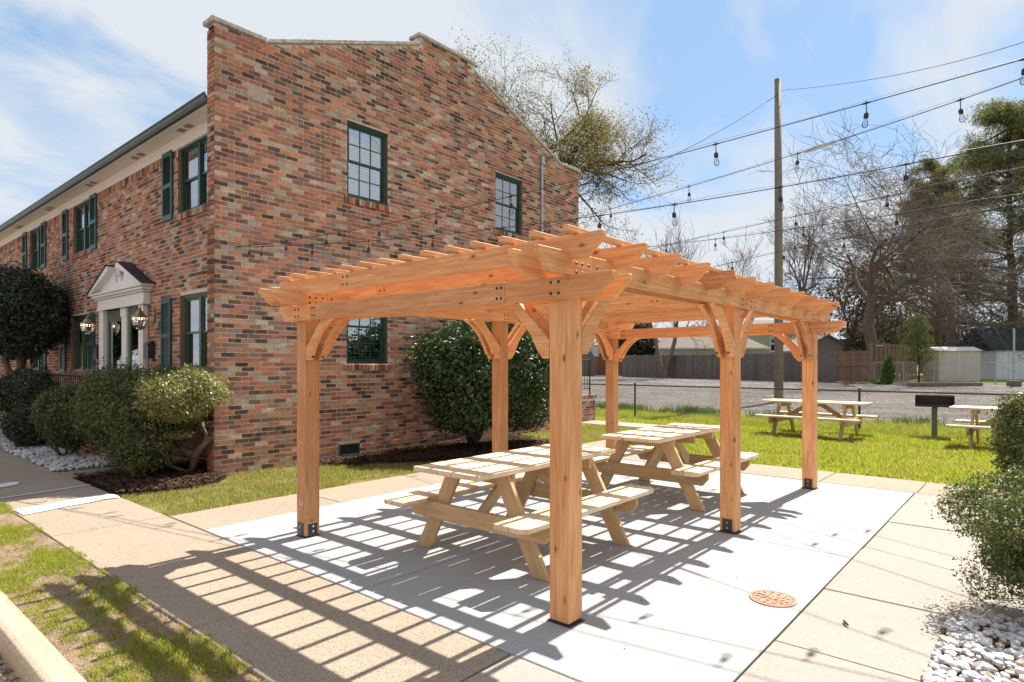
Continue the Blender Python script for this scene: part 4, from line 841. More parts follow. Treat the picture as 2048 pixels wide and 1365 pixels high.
# grey board fence
fA, fB, fC = at(1120, 60), at(1672, 37.5), at(1742, 35.6)
fen = thing('board_fence', 'weathered grey dog eared board fence along the far side of the gravel lot', 'fence', (0, 0, 0))
bmsh = [MB().prism([(0, 0), (.135, 0), (.135, 1.80), (.10, 1.84), (.035, 1.84), (0, 1.80)], -.009, .009, 'y').mesh('board', M['weathered_board']) for _ in range(1)]
def along(a, b, step):
    L = math.hypot(b[0]-a[0], b[1]-a[1]); n = int(L/step); return [(a[0]+(b[0]-a[0])*i/n, a[1]+(b[1]-a[1])*i/n) for i in range(n)], math.atan2(b[1]-a[1], b[0]-a[0])
pts, ang = along(fA, fB, .143)
u0_, u1_ = 1190, 1244
for i, (x, y) in enumerate(pts):
    d = x*CY+y*SY; u = 1024+1233.7*(x*SY-y*CY)/d
    if u0_ < u < u1_ or u < 1150: continue
    o = inst('board', bmsh[0], fen, (x, y, ground_z(x)-.03+rnd.uniform(-.025, .025)), (0, rnd.uniform(-.008, .008), ang+rnd.uniform(-.03, .03)))
rl_ = MB()
for z in (.4, 1.45): rl_.tube([(fA[0]+.06, fA[1], ground_z(fA[0])+z), (fB[0]+.06, fB[1], ground_z(fB[0])+z)], .035, 4)
rl_.build('back_rail', M['weathered_board'], fen)
gt_ = thing('stained_gate', 'red brown stained gate let into the grey board fence', 'gate', (0, 0, 0))
rb_ = MB().box(0, .135, -.012, .012, .05, 1.78).mesh('board', M['red_board'])
for i, (x, y) in enumerate(pts):
    d = x*CY+y*SY; u = 1024+1233.7*(x*SY-y*CY)/d
    if u0_ < u < u1_: inst('board', rb_, gt_, (x, y, ground_z(x)), (0, 0, ang))
g2 = thing('brown_gate', 'brown board gate with cap rail right of the grey fence', 'gate', (fB[0], fB[1], ground_z(fB[0])), math.atan2(fC[1]-fB[1], fC[0]-fB[0]))
LG = math.hypot(fC[0]-fB[0], fC[1]-fB[1]); bb_ = MB().box(0, .14, -.012, .012, .05, 1.72).mesh('board', M['brown_board'])
for i in range(int(LG/.146)): inst('board', bb_, g2, (i*.146, 0, 0))
MB().box(0, LG, -.04, .03, 1.72, 1.86).build('cap_rail', M['brown_board'], g2); MB().box(LG-.06, LG+.08, -.06, .08, 0, 2.3).build('gate_post', M['brown_board'], g2); MB().tube([(.1, -.03, .95), (LG, -.03, 1.0)], .03, 4).build('brace', M['brown_board'], g2)
fD, fE = at(1750, 36.5), at(1835, 43)
sf = thing('shadowbox_fence', 'taller brown alternating board fence beside the big tree trunk', 'fence', (0, 0, 0)); pts2, ang2 = along(fD, fE, .17)
sb_ = MB().box(0, .14, -.012, .012, 0, 2.35).mesh('board', M['brown_board'])
for i, (x, y) in enumerate(pts2): inst('board', sb_, sf, (x, y, ground_z(x)), (0, 0, ang2)) if i % 5 != 4 else None
MB().tube([(fD[0], fD[1], 2.6), (fE[0], fE[1], 2.6)], .05, 4).build('top_rail', M['brown_board'], sf)
# lot-side chain link and its rails
l2 = thing('yard_chain_fence', 'galvanised chain link fence in front of the beige shed', 'fence', (0, 0, 0)); yA, yB = at(1748, 35), at(2120, 33)
zz_ = ground_z(36)
MB().tube([(yA[0], yA[1], zz_+1.25), (yB[0], yB[1], zz_+1.25)], .03, 6).build('top_rail', M['galvanised'], l2)
for i in range(7): q = i/6; MB().tube([(yA[0]+(yB[0]-yA[0])*q, yA[1]+(yB[1]-yA[1])*q, zz_), (yA[0]+(yB[0]-yA[0])*q, yA[1]+(yB[1]-yA[1])*q, zz_+1.28)], .03, 6).build('post', M['galvanised'], l2)
V = []; F = []; dx_, dy_ = (yB[0]-yA[0]), (yB[1]-yA[1]); Lf = math.hypot(dx_, dy_); dx_ /= Lf; dy_ /= Lf
for i in range(int(Lf/.11)):
    for s in (-1, 1):
        a_ = i*.11; b_2 = a_+s*1.0; b = len(V); w = .004
        V += [(yA[0]+dx_*(a_-w), yA[1]+dy_*(a_-w), zz_), (yA[0]+dx_*(a_+w), yA[1]+dy_*(a_+w), zz_), (yA[0]+dx_*(b_2+w), yA[1]+dy_*(b_2+w), zz_+1.22), (yA[0]+dx_*(b_2-w), yA[1]+dy_*(b_2-w), zz_+1.22)]; F.append((b, b+1, b+2, b+3))
tag(np_obj('wire_mesh', V, F, M['galvanised'], l2), None, None, None, 'stuff')
sx0, sy0 = at(2028, 31); sg = thing('sign_post', 'thin steel post standing in a dark concrete block', 'post', (sx0, sy0, ground_z(sx0)-.02), .3)
MB().box(-.42, .42, -.2, .2, 0, .3).build('block', M['timber_sleeper'], sg, bevel=.02); MB().tube([(0, 0, .3), (0, 0, 2.9)], .045, 8).build('post', M['galvanised'], sg)
kx, ky = at(1890, 31.5); tag(MB().box(-1.9, 1.9, -.12, .12, 0, .2).build('timber_sleeper', M['timber_sleeper'], None, bevel=.02), 'long weathered timber lying at the edge of the gravel lot', 'timber'); bpy.data.objects['timber_sleeper'].location = (kx, ky, ground_z(kx)-.02); bpy.data.objects['timber_sleeper'].rotation_euler = (0, 0, YAW-math.pi/2+.03)
def house(name, label, cat, u, D, w, dp, h, rh, wall, roof, rot=0, over=.25, hip=False, ridge='x'):
    x, y = at(u, D); t = thing(name, label, cat, (x, y, ground_z(x)), YAW-math.pi/2+rot)
    MB().box(-w/2, w/2, 0, dp, -.2, h).build('wall', M[wall], t)
    if ridge == 'x':
        o = over; k = (w/2 if not hip else w/2-dp/2*.9)
        MB().add([(-w/2-o, -o, h), (w/2+o, -o, h), (w/2+o, dp+o, h), (-w/2-o, dp+o, h), (-k-(0 if hip else o), dp/2, h+rh), (k+(0 if hip else o), dp/2, h+rh)], [(0, 1, 5, 4), (1, 2, 5), (2, 3, 4, 5), (3, 0, 4), (3, 2, 1, 0)]).build('roof', M[roof], t)
    else:
        o = over
        MB().prism([(-w/2, h), (w/2, h), (0, h+rh*.97)], 0.0, dp, 'y').build('gable', M[wall], t)
        MB().prism([(-w/2-o, h-o*rh/(w/2)), (0, h+rh), (w/2+o, h-o*rh/(w/2)), (w/2+o, h-o*rh/(w/2)+.14), (0, h+rh+.16), (-w/2-o, h-o*rh/(w/2)+.14)], -o, dp+o, 'y').build('roof', M[roof], t)
    return t
def hwin(t, x, z, w, h, y=-.03):
    f = MB().box(x-w/2-.08, x+w/2+.08, y, y+.02, z-.08, z+h+.08).build('window', M['white_paint'], t); MB().box(x-w/2, x+w/2, y-.012, y-.004, z, z+h).build('pane', M['pane_glass'], f); MB().box(x-w/2, x+w/2, y-.008+.002, y+.003-.006, z, z+h).build('glass_backing', M['dark_room'], f)
t = house('hipped_house', 'low grey house with brown hip roof behind the board fence', 'house', 1425, 62, 10.5, 7, 2.75, 2.3, 'siding_grey', 'grey_roof', 0, .3, True); MB().box(-5.6, 5.6, -.36, -.31, 2.62, 2.78).build('fascia', M['white_paint'], t)
t = house('green_house', 'pale green sided house glimpsed behind the utility pole', 'house', 1560, 66, 6.5, 7, 4.4, 1.6, 'siding_green', 'grey_roof', .05); hwin(t, -.6, 2.5, .8, 1.4); hwin(t, 1.8, 2.5, .8, 1.4)
t = house('gable_shed', 'brown gabled outbuilding behind the right pergola post', 'shed', 1655, 50, 4.2, 5, 2.15, 1.2, 'siding_tan', 'grey_roof', 0, .2, False, 'y')
t = house('white_house', 'pale house with blue gable glimpsed left of the red gate', 'house', 1190, 75, 8, 7, 3.4, 2.6, 'shed_white', 'siding_grey', 0); MB().prism([(-2.2, 2.0), (-.2, 2.0), (-1.2, 3.6)], -.6, -.2, 'y').build('porch_gable', M['siding_blue'], t)
t = house('garden_shed', 'beige metal garden shed with pale roof behind the fence', 'shed', 1919, 40, 2.55, 1.8, 1.95, .28, 'shed_beige', 'shed_roof', -.1, .12)
for q in (-.62, .0, .62): MB().box(q-.008, q+.008, -.008, 0, .05, 1.9).build('seam', M['shed_roof'], t)
t = house('white_barn', 'white boarded outbuilding with dark roof at the right edge', 'shed', 2052, 44, 4.3, 4, 2.05, 1.7, 'shed_white', 'dark_roof', 0, .15)
for q in range(11): MB().box(-2.1+q*.41, -2.085+q*.41, -.006, 0, 0, 2.0).build('batten', M['siding_grey'], t)

# ------------------------------------------------------------------ plants
def lumps(d, seed, k=7):
    r = np.random.default_rng(seed); o = np.zeros(len(d))
    for i in range(k): v = r.normal(size=3); v /= np.linalg.norm(v); f = r.uniform(2, 4.5)*1.25**i; o += np.sin(f*(d@v)+r.uniform(0, 6.3))/1.2**i
    return o/3.2
def cloud(n, c, rad, leaf, seed, lump=.16, inner=.6, asp=.5, zcut=None, out_bias=.7, gap=.0):
    r = np.random.default_rng(seed); d = r.normal(size=(n, 3)); d /= np.linalg.norm(d, axis=1)[:, None]
    f = (inner**3+(1-inner**3)*r.random(n))**(1/3); L = 1+lump*lumps(d, seed+1)+lump*.35*lumps(d*2.3, seed+2)
    f = f*(1+.11*np.abs(r.normal(size=n))*(r.random(n) < .25)); p = np.array(c)+d*np.array(rad)*(f*L)[:, None]
    if gap: k = lumps(p*3.0, seed+3)+r.uniform(-.3, .3, n) > gap-.6; p, d = p[k], d[k]
    if zcut is not None: k = p[:, 2] > zcut; p, d = p[k], d[k]
    return leaves(p, d, leaf, r, asp, out_bias)
def leaves(p, d, leaf, r, asp=.5, out_bias=.7):
    n = len(p); nn = d*out_bias+np.array([0, 0, .25])+r.normal(size=(n, 3))*.75; nn /= np.linalg.norm(nn, axis=1)[:, None]
    t = np.cross(nn, r.normal(size=(n, 3))); t /= np.linalg.norm(t, axis=1)[:, None]; b = np.cross(nn, t)
    s = (leaf*r.uniform(.45, 1.5, n))[:, None]
    return np.stack([p-t*s, p-b*s*asp+nn*s*.18, p+t*s, p+b*s*asp+nn*s*.18], 1)
def shoots(c, rad, leaf, seed, n=24, m=110, size=.16):   # stray growth that breaks the clipped outline
    r = np.random.default_rng(seed); out = []
    for i in range(n):
        d = r.normal(size=3); d[2] = abs(d[2])*.9-.15; d /= np.linalg.norm(d); k = size*r.uniform(.5, 1.2)
        out.append(cloud(int(m*r.uniform(.5, 1.4)), np.array(c)+d*np.array(rad)*r.uniform(.9, 1.04), (k, k, k*1.1), leaf, seed*31+i, .3, .1))
    return np.concatenate(out)
def leaf_obj(name, parts, mat, parent=None):
    V = np.concatenate([q.reshape(-1, 4, 3) for q in parts]); return np_obj(name, V, np.arange(len(V)*4).reshape(-1, 4), M[mat], parent)
def tubes(segs, k):
    S_ = np.array([[*a, *b, r0, r1] for a, b, r0, r1 in segs]); A, B = S_[:, :3], S_[:, 3:6]; d = B-A; d /= np.linalg.norm(d, axis=1)[:, None]+1e-9
    h = np.where(np.abs(d[:, 2:3]) < .9, np.array([[0, 0, 1.]]), np.array([[1., 0, 0]])); u = np.cross(d, h); u /= np.linalg.norm(u, axis=1)[:, None]+1e-9; w = np.cross(d, u)
    a = np.arange(k)*2*math.pi/k; ring = u[:, None]*np.cos(a)[None, :, None]+w[:, None]*np.sin(a)[None, :, None]
    V = np.concatenate([A[:, None]+ring*S_[:, 6][:, None, None], B[:, None]+ring*S_[:, 7][:, None, None]], 1).reshape(-1, 3)
    j = np.arange(k); f = np.stack([j, (j+1) % k, (j+1) % k+k, j+k], 1); F = (np.arange(len(S_))[:, None, None]*2*k+f[None]).reshape(-1, 4); return V, F
def seg_obj(name, segs, mat, parent, thick=.03):
    big = [s for s in segs if s[2] > thick]; sm = [s for s in segs if s[2] <= thick]; Vs = []; Fs = []; b = 0
    for L_, k in ((big, 7), (sm, 3)):
        if L_:
            V, F = tubes(L_, k); Vs.append(V); Fs.append(F+b); b += len(V)
    return np_obj(name, np.concatenate(Vs), np.concatenate(Fs), M[mat], parent, smooth=True)
def grow(r, p, d, L, rad, lvl, maxl, segs, tips, spread=.6, up=.12, kids=(3, 5), wob=.16, lr=.68, rr=.55, start=.3):
    n = 4 if lvl < 2 else 3; q = Vector(p); d = Vector(d).normalized(); pts = [(q.copy(), d.copy(), rad)]
    for i in range(n):
        d = (d+Vector((r.gauss(0, wob), r.gauss(0, wob), r.gauss(0, wob)+up*.5))).normalized(); q2 = q+d*(L/n); ra, rb = rad*(1-.55*i/n), rad*(1-.55*(i+1)/n)
        segs.append((tuple(q), tuple(q2), ra, rb)); q = q2; pts.append((q.copy(), d.copy(), rb))
    if lvl >= maxl: tips.append((tuple(q), tuple(d))); return
    m = r.randint(*kids)
    for i in range(m):
        t = start+(1-start)*(i+r.random()*.8)/m; k = min(n-1, int(t*n)); f = t*n-k; a, b = pts[k], pts[k+1]; o = a[0].lerp(b[0], min(1, f)); dd = a[1]
        ax = Vector((r.gauss(0, 1), r.gauss(0, 1), r.gauss(0, .7))).cross(dd)
        if ax.length < .01: continue
        nd = (Matrix.Rotation(r.uniform(.55, 1.25)*spread*1.5, 3, ax.normalized()) @ dd+Vector((0, 0, up))).normalized()
        grow(r, o, nd, L*lr*r.uniform(.7, 1.15), max(.002, a[2]*rr*r.uniform(.75, 1.1)), lvl+1, maxl, segs, tips, spread, up, kids, wob, lr, rr, .2)
    tips.append((tuple(q), tuple(d)))
# holly at the gable
hol = thing('holly_bush', 'large rounded dark holly bush against the brick gable', 'bush', (8.37, 8.1, 0))
H0 = np.array([8.37, 8.1, 0])
leaf_obj('foliage', [cloud(30000, np.array([8.2, 7.56, 1.40])-H0, (1.5, .92, .98), .034, 1, .10, .78, .5, -.0), cloud(9000, np.array([8.3, 7.6, 1.3])-H0, (1.25, .8, .85), .04, 2, .1, .5, .5, -.0), shoots(np.array([8.2, 7.56, 1.40])-H0, (1.5, .92, .98), .034, 5, 34, 130, .2), cloud(6000, np.array([7.55, 7.5, .85])-H0, (.75, .6, .5), .032, 3, .15, .6), cloud(5000, np.array([9.0, 7.5, .75])-H0, (.8, .55, .5), .032, 4, .15, .6)], 'leaf_holly', hol)
r = random.Random(3); segs = []; tips = []
for dx, dy, dz in ((-.5, -.3, 1), (.3, -.35, 1), (0, -.25, 1), (-.85, -.1, .8), (.6, -.1, 1)): grow(r, (r.uniform(-.08, .08), r.uniform(-.06, .06), 0), (dx, dy, dz), .95, .055, 0, 2, segs, tips, .5, .1, (2, 3))
seg_obj('stems', segs, 'bark_dark', hol)
# corner shrub: long clipped mass along the facade and a sunlit cloud on a twisted trunk
cs = thing('corner_shrub', 'sprawling clipped shrub with a sunlit crown on a twisted trunk at the corner', 'shrub', (3.45, 9.2, 0)); O = np.array([3.45, 9.2, 0])
leaf_obj('foliage', [cloud(17000, np.array([3.25, 10.25, .82])-O, (.62, 1.15, .62), .02, 11, .2, .6), cloud(11000, np.array([3.2, 9.5, .62])-O, (.5, .8, .5), .02, 12, .22, .55), shoots(np.array([3.25, 10.25, .82])-O, (.62, 1.2, .62), .02, 25, 40, 150, .2), cloud(7000, np.array([3.35, 11.0, .95])-O, (.55, .75, .55), .021, 13, .2, .6), cloud(7000, np.array([3.45, 9.4, 1.22])-O, (.42, .75, .28), .02, 14, .2, .5), cloud(4000, np.array([3.05, 9.15, .35])-O, (.38, .45, .28), .019, 15, .3, .3), cloud(3500, np.array([3.5, 8.95, .8])-O, (.3, .3, .28), .018, 19, .3, .3)], 'leaf_hedge', cs)
leaf_obj('crown', [cloud(17000, np.array([3.39, 8.64, 1.10])-O, (.50, .46, .33), .017, 16, .2, .5), shoots(np.array([3.39, 8.64, 1.10])-O, (.5, .46, .33), .017, 26, 22, 120, .13), cloud(4000, np.array([3.3, 9.0, 1.05])-O, (.35, .35, .26), .017, 17, .2, .5), cloud(700, np.array([3.4, 8.75, .58])-O, (.16, .2, .06), .016, 18, .2, .2)], 'leaf_olive', cs)
w = [(3.62, 8.98, 0), (3.64, 8.9, .16), (3.6, 8.72, .32), (3.68, 8.58, .5), (3.64, 8.62, .72), (3.55, 8.75, .86), (3.45, 8.72, 1.05)]; w2 = [(3.62, 8.8, .27), (3.5, 8.95, .36), (3.38, 9.1, .3), (3.3, 9.25, .45), (3.25, 9.4, .6)]; w3 = [(3.6, 8.95, .02), (3.45, 9.1, .1), (3.3, 9.3, .16), (3.2, 9.5, .3)]
tb = MB(); OV = Vector(O)
tb.tube([Vector(p)-OV for p in w], [.05, .048, .045, .04, .033, .026, .015], 8).tube([Vector(p)-OV for p in w2], [.042, .04, .036, .03, .02], 8).tube([Vector(p)-OV for p in w3], [.025, .022, .018, .012], 6)
segs = []; tips = []; r = random.Random(8)
for q in range(14): grow(r, (r.uniform(-.2, .2), r.uniform(-.5, 1.6), .25), (r.gauss(-.1, .3), r.gauss(0, .6), .7), .55, .012, 0, 2, segs, tips, .6, .05, (2, 3))
tb.build('trunk', M['bark_tan'], cs, smooth=True); seg_obj('twigs', segs, 'bark_grey', cs)
MB().tube([(-.42, .12, -.01), (-.44, .28, .2), (-.4, .36, .34)], [.022, .02, .016], 7).tube([(-.36, .02, -.01), (-.3, -.02, .2), (-.28, -.04, .3)], [.02, .018, .015], 7).build('cut_stem', M['cut_wood'], cs)
def ball_shrub(name, label, c, rad, n, leaf, mat, seed, lump=.14, inner=.6, stem=.25, group=None, bark='bark_dark', gap=0):
    t = thing(name, label, 'shrub', (c[0], c[1], 0), 0, group); leaf_obj('foliage', [cloud(n, (0, 0, c[2]), rad, leaf, seed, lump+.06, inner, gap=gap), shoots((0, 0, c[2]), rad, leaf, seed+7, 22, 110, .15)], mat, t)
    segs = []; tips = []; r = random.Random(seed)
    for q in range(7): grow(r, (r.uniform(-.05, .05), r.uniform(-.05, .05), -.02), (r.gauss(0, .5), r.gauss(0, .5), 1), c[2]*.85, .018, 0, 2, segs, tips, .6, .08, (2, 4))
    seg_obj('stems', segs, bark, t); return t
ball_shrub('clipped_shrub', 'rounded clipped shrub in the white rocks in front of the railing', (2.95, 12.1, .66), (.42, .62, .50), 14000, .021, 'leaf_hedge', 31)
ball_shrub('low_shrub', 'low dark shrub at the left edge beside the walk', (2.85, 13.9, .42), (.38, .5, .4), 8000, .022, 'leaf_dark', 32)
ball_shrub('dark_hedge', 'dark boxy hedge under the round topiary at the left edge', (3.0, 15.2, .95), (.5, .85, .5), 10000, .025, 'leaf_dark', 33)
tt = thing('topiary_tree', 'round clipped dark tree on a pale trunk at the left edge', 'tree', (3.25, 17.0, 0))
leaf_obj('crown', [cloud(30000, (0, .25, 2.62), (.95, 1.15, 1.0), .035, 41, .10, .75), cloud(6000, (0, .25, 2.6), (.8, 1.0, .85), .04, 42, .1, .4)], 'leaf_dark', tt)
MB().tube([(0, 0, 0), (.02, .05, .9), (.05, -.05, 1.6), (0, .2, 2.3)], [.11, .1, .09, .05], 9).tube([(.0, .05, .8), (-.15, .25, 1.5), (-.2, .4, 2.2)], [.07, .06, .03], 8).build('trunk', M['bark_tan'], tt, smooth=True)
# boxwood on the right
bx = thing('leaning_boxwood', 'open boxwood leaning over the walk above the rocks', 'shrub', (4.74, -.24, 0)); O = np.array([4.74, -.24, 0])
segs = []; tips = []; r = random.Random(21)
for dx, dy, dz in ((.2, .6, .8), (-.15, .65, .7), (.5, .45, .8), (.1, .3, 1), (-.3, .6, .4), (.4, .1, 1), (.0, .8, .3)): grow(r, (r.uniform(-.04, .04), r.uniform(-.04, .04), 0.03), (dx, dy, dz), .44, .017, 0, 4, segs, tips, .55, .1, (3, 4), .2, .62)
seg_obj('branches', segs, 'bark_grey', bx, .006)
P_ = np.array([q[0] for q in tips]); rg = np.random.default_rng(5); P2 = np.repeat(P_, 9, 0)+rg.normal(size=(len(P_)*9, 3))*.026; dd = P2-np.array([0.05, .25, .45]); dd /= np.linalg.norm(dd, axis=1)[:, None]
leaf_obj('foliage', [leaves(P2, dd, .011, rg, .45), shoots(np.array([4.90, .0, .56])-O, (.47, .45, .28), .0115, 57, 26, 110, .1), cloud(15000, np.array([4.90, .0, .58])-O, (.50, .47, .27), .0115, 51, .25, .5, .45, gap=.1), cloud(3500, np.array([4.86, .03, .33])-O, (.40, .36, .22), .011, 52, .3, .4, .45, gap=.35)], 'leaf_box', bx)
ball_shrub('right_shrub', 'upright bronze tinged shrub at the right edge behind the boxwood', (8.95, .02, .62), (.42, .36, .6), 12000, .02, 'leaf_box', 53, .15, .6)
# fallen leaves and twigs
def litter(name, label, cat, pts, mat, s, seed):
    r = np.random.default_rng(seed); p = np.array(pts); return tag(leaf_obj(name, [leaves(p, np.tile([0, 0, 1.], (len(p), 1)), s, r, .5, 2.5)], mat), label, cat, None, 'stuff')
r = random.Random(4)
litter('gutter_litter', 'brown leaves and grit collected against the kerb', 'litter', [(.60+.17*r.random()**.5, r.uniform(3.2, 5.2), -.115+.02*r.random()) for _ in range(260)], 'dry_leaf', .018, 6)
litter('verge_leaves', 'scattered dry leaves on the bare strip', 'litter', [(r.uniform(.95, 1.5), r.uniform(2.2, 6.5), .004+.01*r.random()) for _ in range(240)], 'dry_leaf', .011, 7)
litter('walk_leaves', 'few tiny dry leaves on the walk and slab', 'litter', [(r.uniform(1.6, 8.5), r.uniform(1.0, 6.4), .008) for _ in range(80)]+[(r.uniform(4.3, 5.2), r.uniform(.2, .5), .03) for _ in range(26)], 'dry_leaf', .009, 8)
tw = thing('bark_scrap', 'small curl of tan bark lying on the right walk', 'bark', (4.02, .86, .008), .6); MB().tube([(-.03, 0, .004), (.0, .004, .007), (.03, 0, .004)], [.006, .009, .006], 6).build('curl', M['bark_tan'], tw)

# ------------------------------------------------------------------ trees
def tree(name, label, u, D, H_, seed, maxl=4, rad=.2, trunk=.35, spread=.6, up=.1, kids=(3, 5), bark='bark_grey', leaf=None, lmat=None, per=6, jit=.25, lean=(0, 0), group=None, lr=.68, wob=.16, trunks=1, leafasp=.5, thick=.03, R=None, rr_=.6):
    x, y = at(u, D); t = thing(name, label, 'tree', (x, y, ground_z(x)-.05), 0, group); r = random.Random(seed); segs = []; tips = []
    for k in range(trunks): grow(r, (k*.1, k*.15, 0), (lean[0]+r.gauss(0, .12)*(trunks > 1), lean[1]+r.gauss(0, .12)*(trunks > 1), 1), H_*trunk*1.35, rad, 0, maxl, segs, tips, spread, up, kids, wob, lr, rr_, .5)
    P = np.array([q[0] for q in tips]); top = P[:, 2].max(); k = H_/top; kx = k; sh = np.zeros(2)
    if R:
        cc = P[P[:, 2] > top*.3].mean(0); sh = cc[:2]/cc[2]-np.array(lean); Q = P[:, :2]-sh*P[:, 2:3]; kx = R/np.percentile(np.hypot(Q[:, 0], Q[:, 1]), 93)
    def fit(p): return ((p[0]-sh[0]*p[2])*kx, (p[1]-sh[1]*p[2])*kx, p[2]*k)
    mr = D*.00022; segs = [(fit(a), fit(b), max(r0, mr), max(r1, mr)) for a, b, r0, r1 in segs]; seg_obj('trunk', segs, bark, t, thick)
    if leaf:
        P = np.stack([(P[:, 0]-sh[0]*P[:, 2])*kx, (P[:, 1]-sh[1]*P[:, 2])*kx, P[:, 2]*k], 1); rg = np.random.default_rng(seed); P2 = np.repeat(P, per, 0)+rg.normal(size=(len(P)*per, 3))*jit; d = P2-np.array([0, 0, H_*.5]); d /= np.linalg.norm(d, axis=1)[:, None]
        leaf_obj('crown', [leaves(P2, d, leaf, rg, leafasp)], lmat, t)
    return t
tree('willow_oak', 'tall spreading oak in yellow green spring leaf rising behind the building', 1015, 25, 15.9, 5, 6, .5, .42, .62, .10, (4, 5), 'bark_dark', .038, 'leaf_spring', 8, .15, lr=.68, R=5.2, rr_=.7)
tree('bare_tree', 'big bare tree with forked trunk behind the brown gate', 1762, 42, 16, 12, 6, .48, .3, .72, .06, (4, 5), 'bark_grey', lr=.72, wob=.2, thick=.05, R=8)
tree('spreading_bare_tree', 'wide bare twiggy tree filling the sky right of the forked one', 1915, 50, 15, 14, 5, .42, .3, .85, .03, (4, 6), 'far_twig', lr=.74, wob=.22, thick=.05, R=9.5)
tree('leaning_bare_tree', 'slim bare tree with leaning stem right of the utility pole', 1632, 48, 15, 17, 4, .26, .45, .6, .12, (4, 5), 'bark_grey', lean=(-.02, .12), thick=.05, R=3.6)
tree('young_bare_tree', 'thin upright bare tree left of the utility pole', 1470, 52, 13, 19, 4, .16, .5, .5, .16, (4, 5), 'far_twig', thick=.05, R=3.2)
tree('multi_stem_tree', 'bare multi stemmed tree rising right of the building corner', 1330, 48, 14, 23, 4, .18, .45, .55, .16, (4, 5), 'far_twig', trunks=3, thick=.05, R=4.2)
tree('distant_bare_tree', 'faint bare tree just right of the building wall', 1215, 60, 14, 27, 4, .16, .45, .6, .14, (4, 5), 'far_twig', trunks=2, thick=.05, R=5)
tree('russet_tree', 'brownish tree keeping dry leaves between pole and forked tree', 1678, 50, 10.5, 29, 4, .22, .4, .6, .1, (4, 5), 'bark_dark', .16, 'leaf_russet', 6, .45)
def pine(name, label, u, D, H_, seed, w=.32, dens=1.0, low=.25, group='pines at the right', mat='leaf_pine', ls=1.0, tr=.42, lift=(-.1, .5)):
    x, y = at(u, D); t = thing(name, label, 'tree', (x, y, ground_z(x)-.05), 0, group); r = random.Random(seed); segs = []; tips = []; q = Vector((0, 0, 0)); n = 14
    for i in range(n): q2 = Vector((q.x+r.gauss(0, .12*ls), q.y+r.gauss(0, .12*ls), H_*(i+1)/n)); segs.append((tuple(q), tuple(q2), tr*(1-i/n)+tr*.12, tr*(1-(i+1)/n)+tr*.12)); q = q2
    for i in range(int(62*dens)):
        z = H_*(low+(1-low)*r.random()**.8); a = r.uniform(0, 6.28); L = H_*w*(1.05-z/H_*.75)*r.uniform(.5, 1.1)
        grow(r, (0, 0, z), (math.cos(a), math.sin(a), r.uniform(*lift)), L, .09*(tr/.42), 0, 2, segs, tips, .5, .08, (4, 6), .16, .5)
    seg_obj('trunk', segs, 'bark_dark', t, .06); P = np.array([p[0] for p in tips]); rg = np.random.default_rng(seed); m = 30 if ls > .5 else 7
    P2 = np.repeat(P, m, 0)+rg.normal(size=(len(P)*m, 3))*np.array([.3, .3, .16])*ls; d = rg.normal(size=P2.shape); d /= np.linalg.norm(d, axis=1)[:, None]; leaf_obj('crown', [leaves(P2, d, .15*ls, rg, .16, .5)], mat, t)
pine('pine_tree', 'tall dark pine at the right edge, nearest of the two', 2020, 52, 22.5, 71, .32, 1.5); pine('pine_tree', 'dark pine half hidden behind the twiggy bare tree', 1875, 60, 20, 72, .29, 1.05, .33)
pine('young_cedar', 'feathery young evergreen in front of the beige shed', 1838, 34.5, 3.5, 81, .36, .95, .03, None, 'leaf_cedar', .3, .06, (.3, 1.0))
x, y = at(1777, 34.6); iv = thing('ivy_clump', 'bright green ivy growing up a stump beside the tree', 'ivy', (x, y, ground_z(x))); leaf_obj('foliage', [cloud(1600, (0, 0, .75), (.32, .32, .85), .06, 91, .25, .5), cloud(500, (-.5, .3, .15), (.6, .4, .2), .06, 92, .3, .3)], 'leaf_ivy', iv); MB().tube([(0, 0, 0), (0, 0, 1.3)], .12, 7).build('stump', M['bark_dark'], iv)
for i, (u, D, h, lab) in enumerate(((1278, 66, 5.6, 'dark evergreen showing under the pergola beam beside the grey roof'), (1235, 70, 4.6, 'dark evergreen above the red gate'))):
    x, y = at(u, D); e = thing('evergreen', lab, 'tree', (x, y, ground_z(x))); leaf_obj('crown', [cloud(6000, (0, 0, h*.55), (2.1, 2.1, h*.5), .16, 95+i, .2, .4)], 'leaf_wood', e); MB().tube([(0, 0, 0), (0, 0, h*.6)], .18, 7).build('trunk', M['bark_dark'], e)
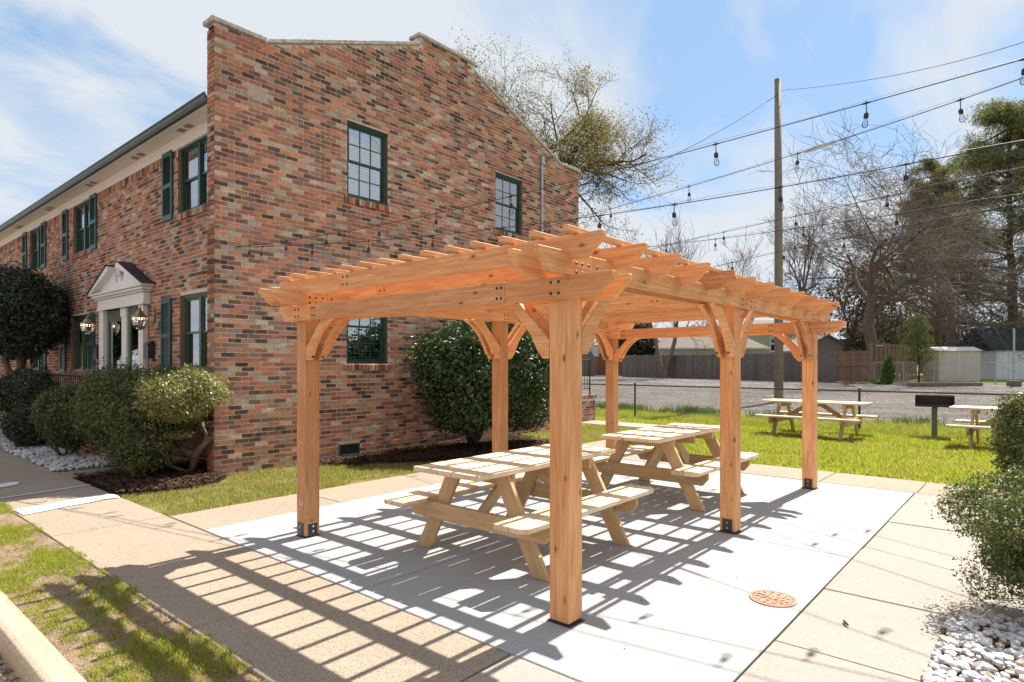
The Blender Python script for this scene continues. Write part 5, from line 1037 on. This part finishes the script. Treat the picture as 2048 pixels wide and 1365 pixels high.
# far wood closing the view on the right
rg = np.random.default_rng(77); parts = []; segs = []; r = random.Random(33)
for i in range(54):
    u = r.uniform(1560, 2300); D = r.uniform(72, 110); x, y = at(u, D); h = r.uniform(5, 11) if u > 1720 else r.uniform(3.5, 6.5)
    parts.append(cloud(900, (x, y, h*.55), (2.6, 2.6, h*.5), .22, 200+i, .3, .2)); segs.append(((x, y, 0), (x+r.gauss(0, .5), y, h*1.2), .2, .08))
tips = []
for i in range(40):
    u = r.uniform(1180, 2250); x, y = at(u, r.uniform(70, 105)); grow(r, (x, y, 0), (r.gauss(0, .1), r.gauss(0, .1), 1), r.uniform(4, 6.5), .14, 0, 3, segs, tips, .6, .15, (3, 5))
fw = tag(leaf_obj('far_wood', parts, 'leaf_wood'), 'tangled wood behind the sheds at the right', 'wood', None, 'stuff'); tag(seg_obj('far_wood_stems', segs, 'far_twig', None, .06), 'bare stems of the distant wood', 'wood', None, 'stuff')

# the building across the street, which the ground floor windows mirror, and the post that carries the strings
ob = thing('opposite_building', 'sunlit brick building across the street mirrored in the ground floor windows', 'building', (-15, 0, -.15))
MB().box(-9, 0, -26, 46, -.1, 5.6).build('wall', M['far_brick'], ob)
MB().prism([(.5, 5.6), (-9.5, 5.6), (-4.5, 8.0)], -26.4, 46.4, 'y').build('roof', M['grey_roof'], ob); MB().box(.02, .5, -26.2, 46.2, 5.35, 5.6).build('eave', M['white_paint'], ob)
for k in range(12):
    for z in (1.2, 3.8):
        w_ = MB().box(.0, .04, -24+k*6, -22.8+k*6, z, z+1.3).build('window', M['white_paint'], ob); MB().box(.042, .05, -23.92+k*6, -22.88+k*6, z+.08, z+1.22).build('pane', M['dark_room'], w_)
lp = thing('light_post', 'timber post outside the right edge carrying the strings of bulbs', 'post', (6.55, -1.45, -.03)); MB().box(-.07, .07, -.07, .07, 0, 4.25).build('shaft', M['pole_wood'], lp, bevel=.008); MB().tube([(0, .1, 4.05), (0, -.1, 4.05)], .012, 6).build('hook', M['galvanised'], lp)
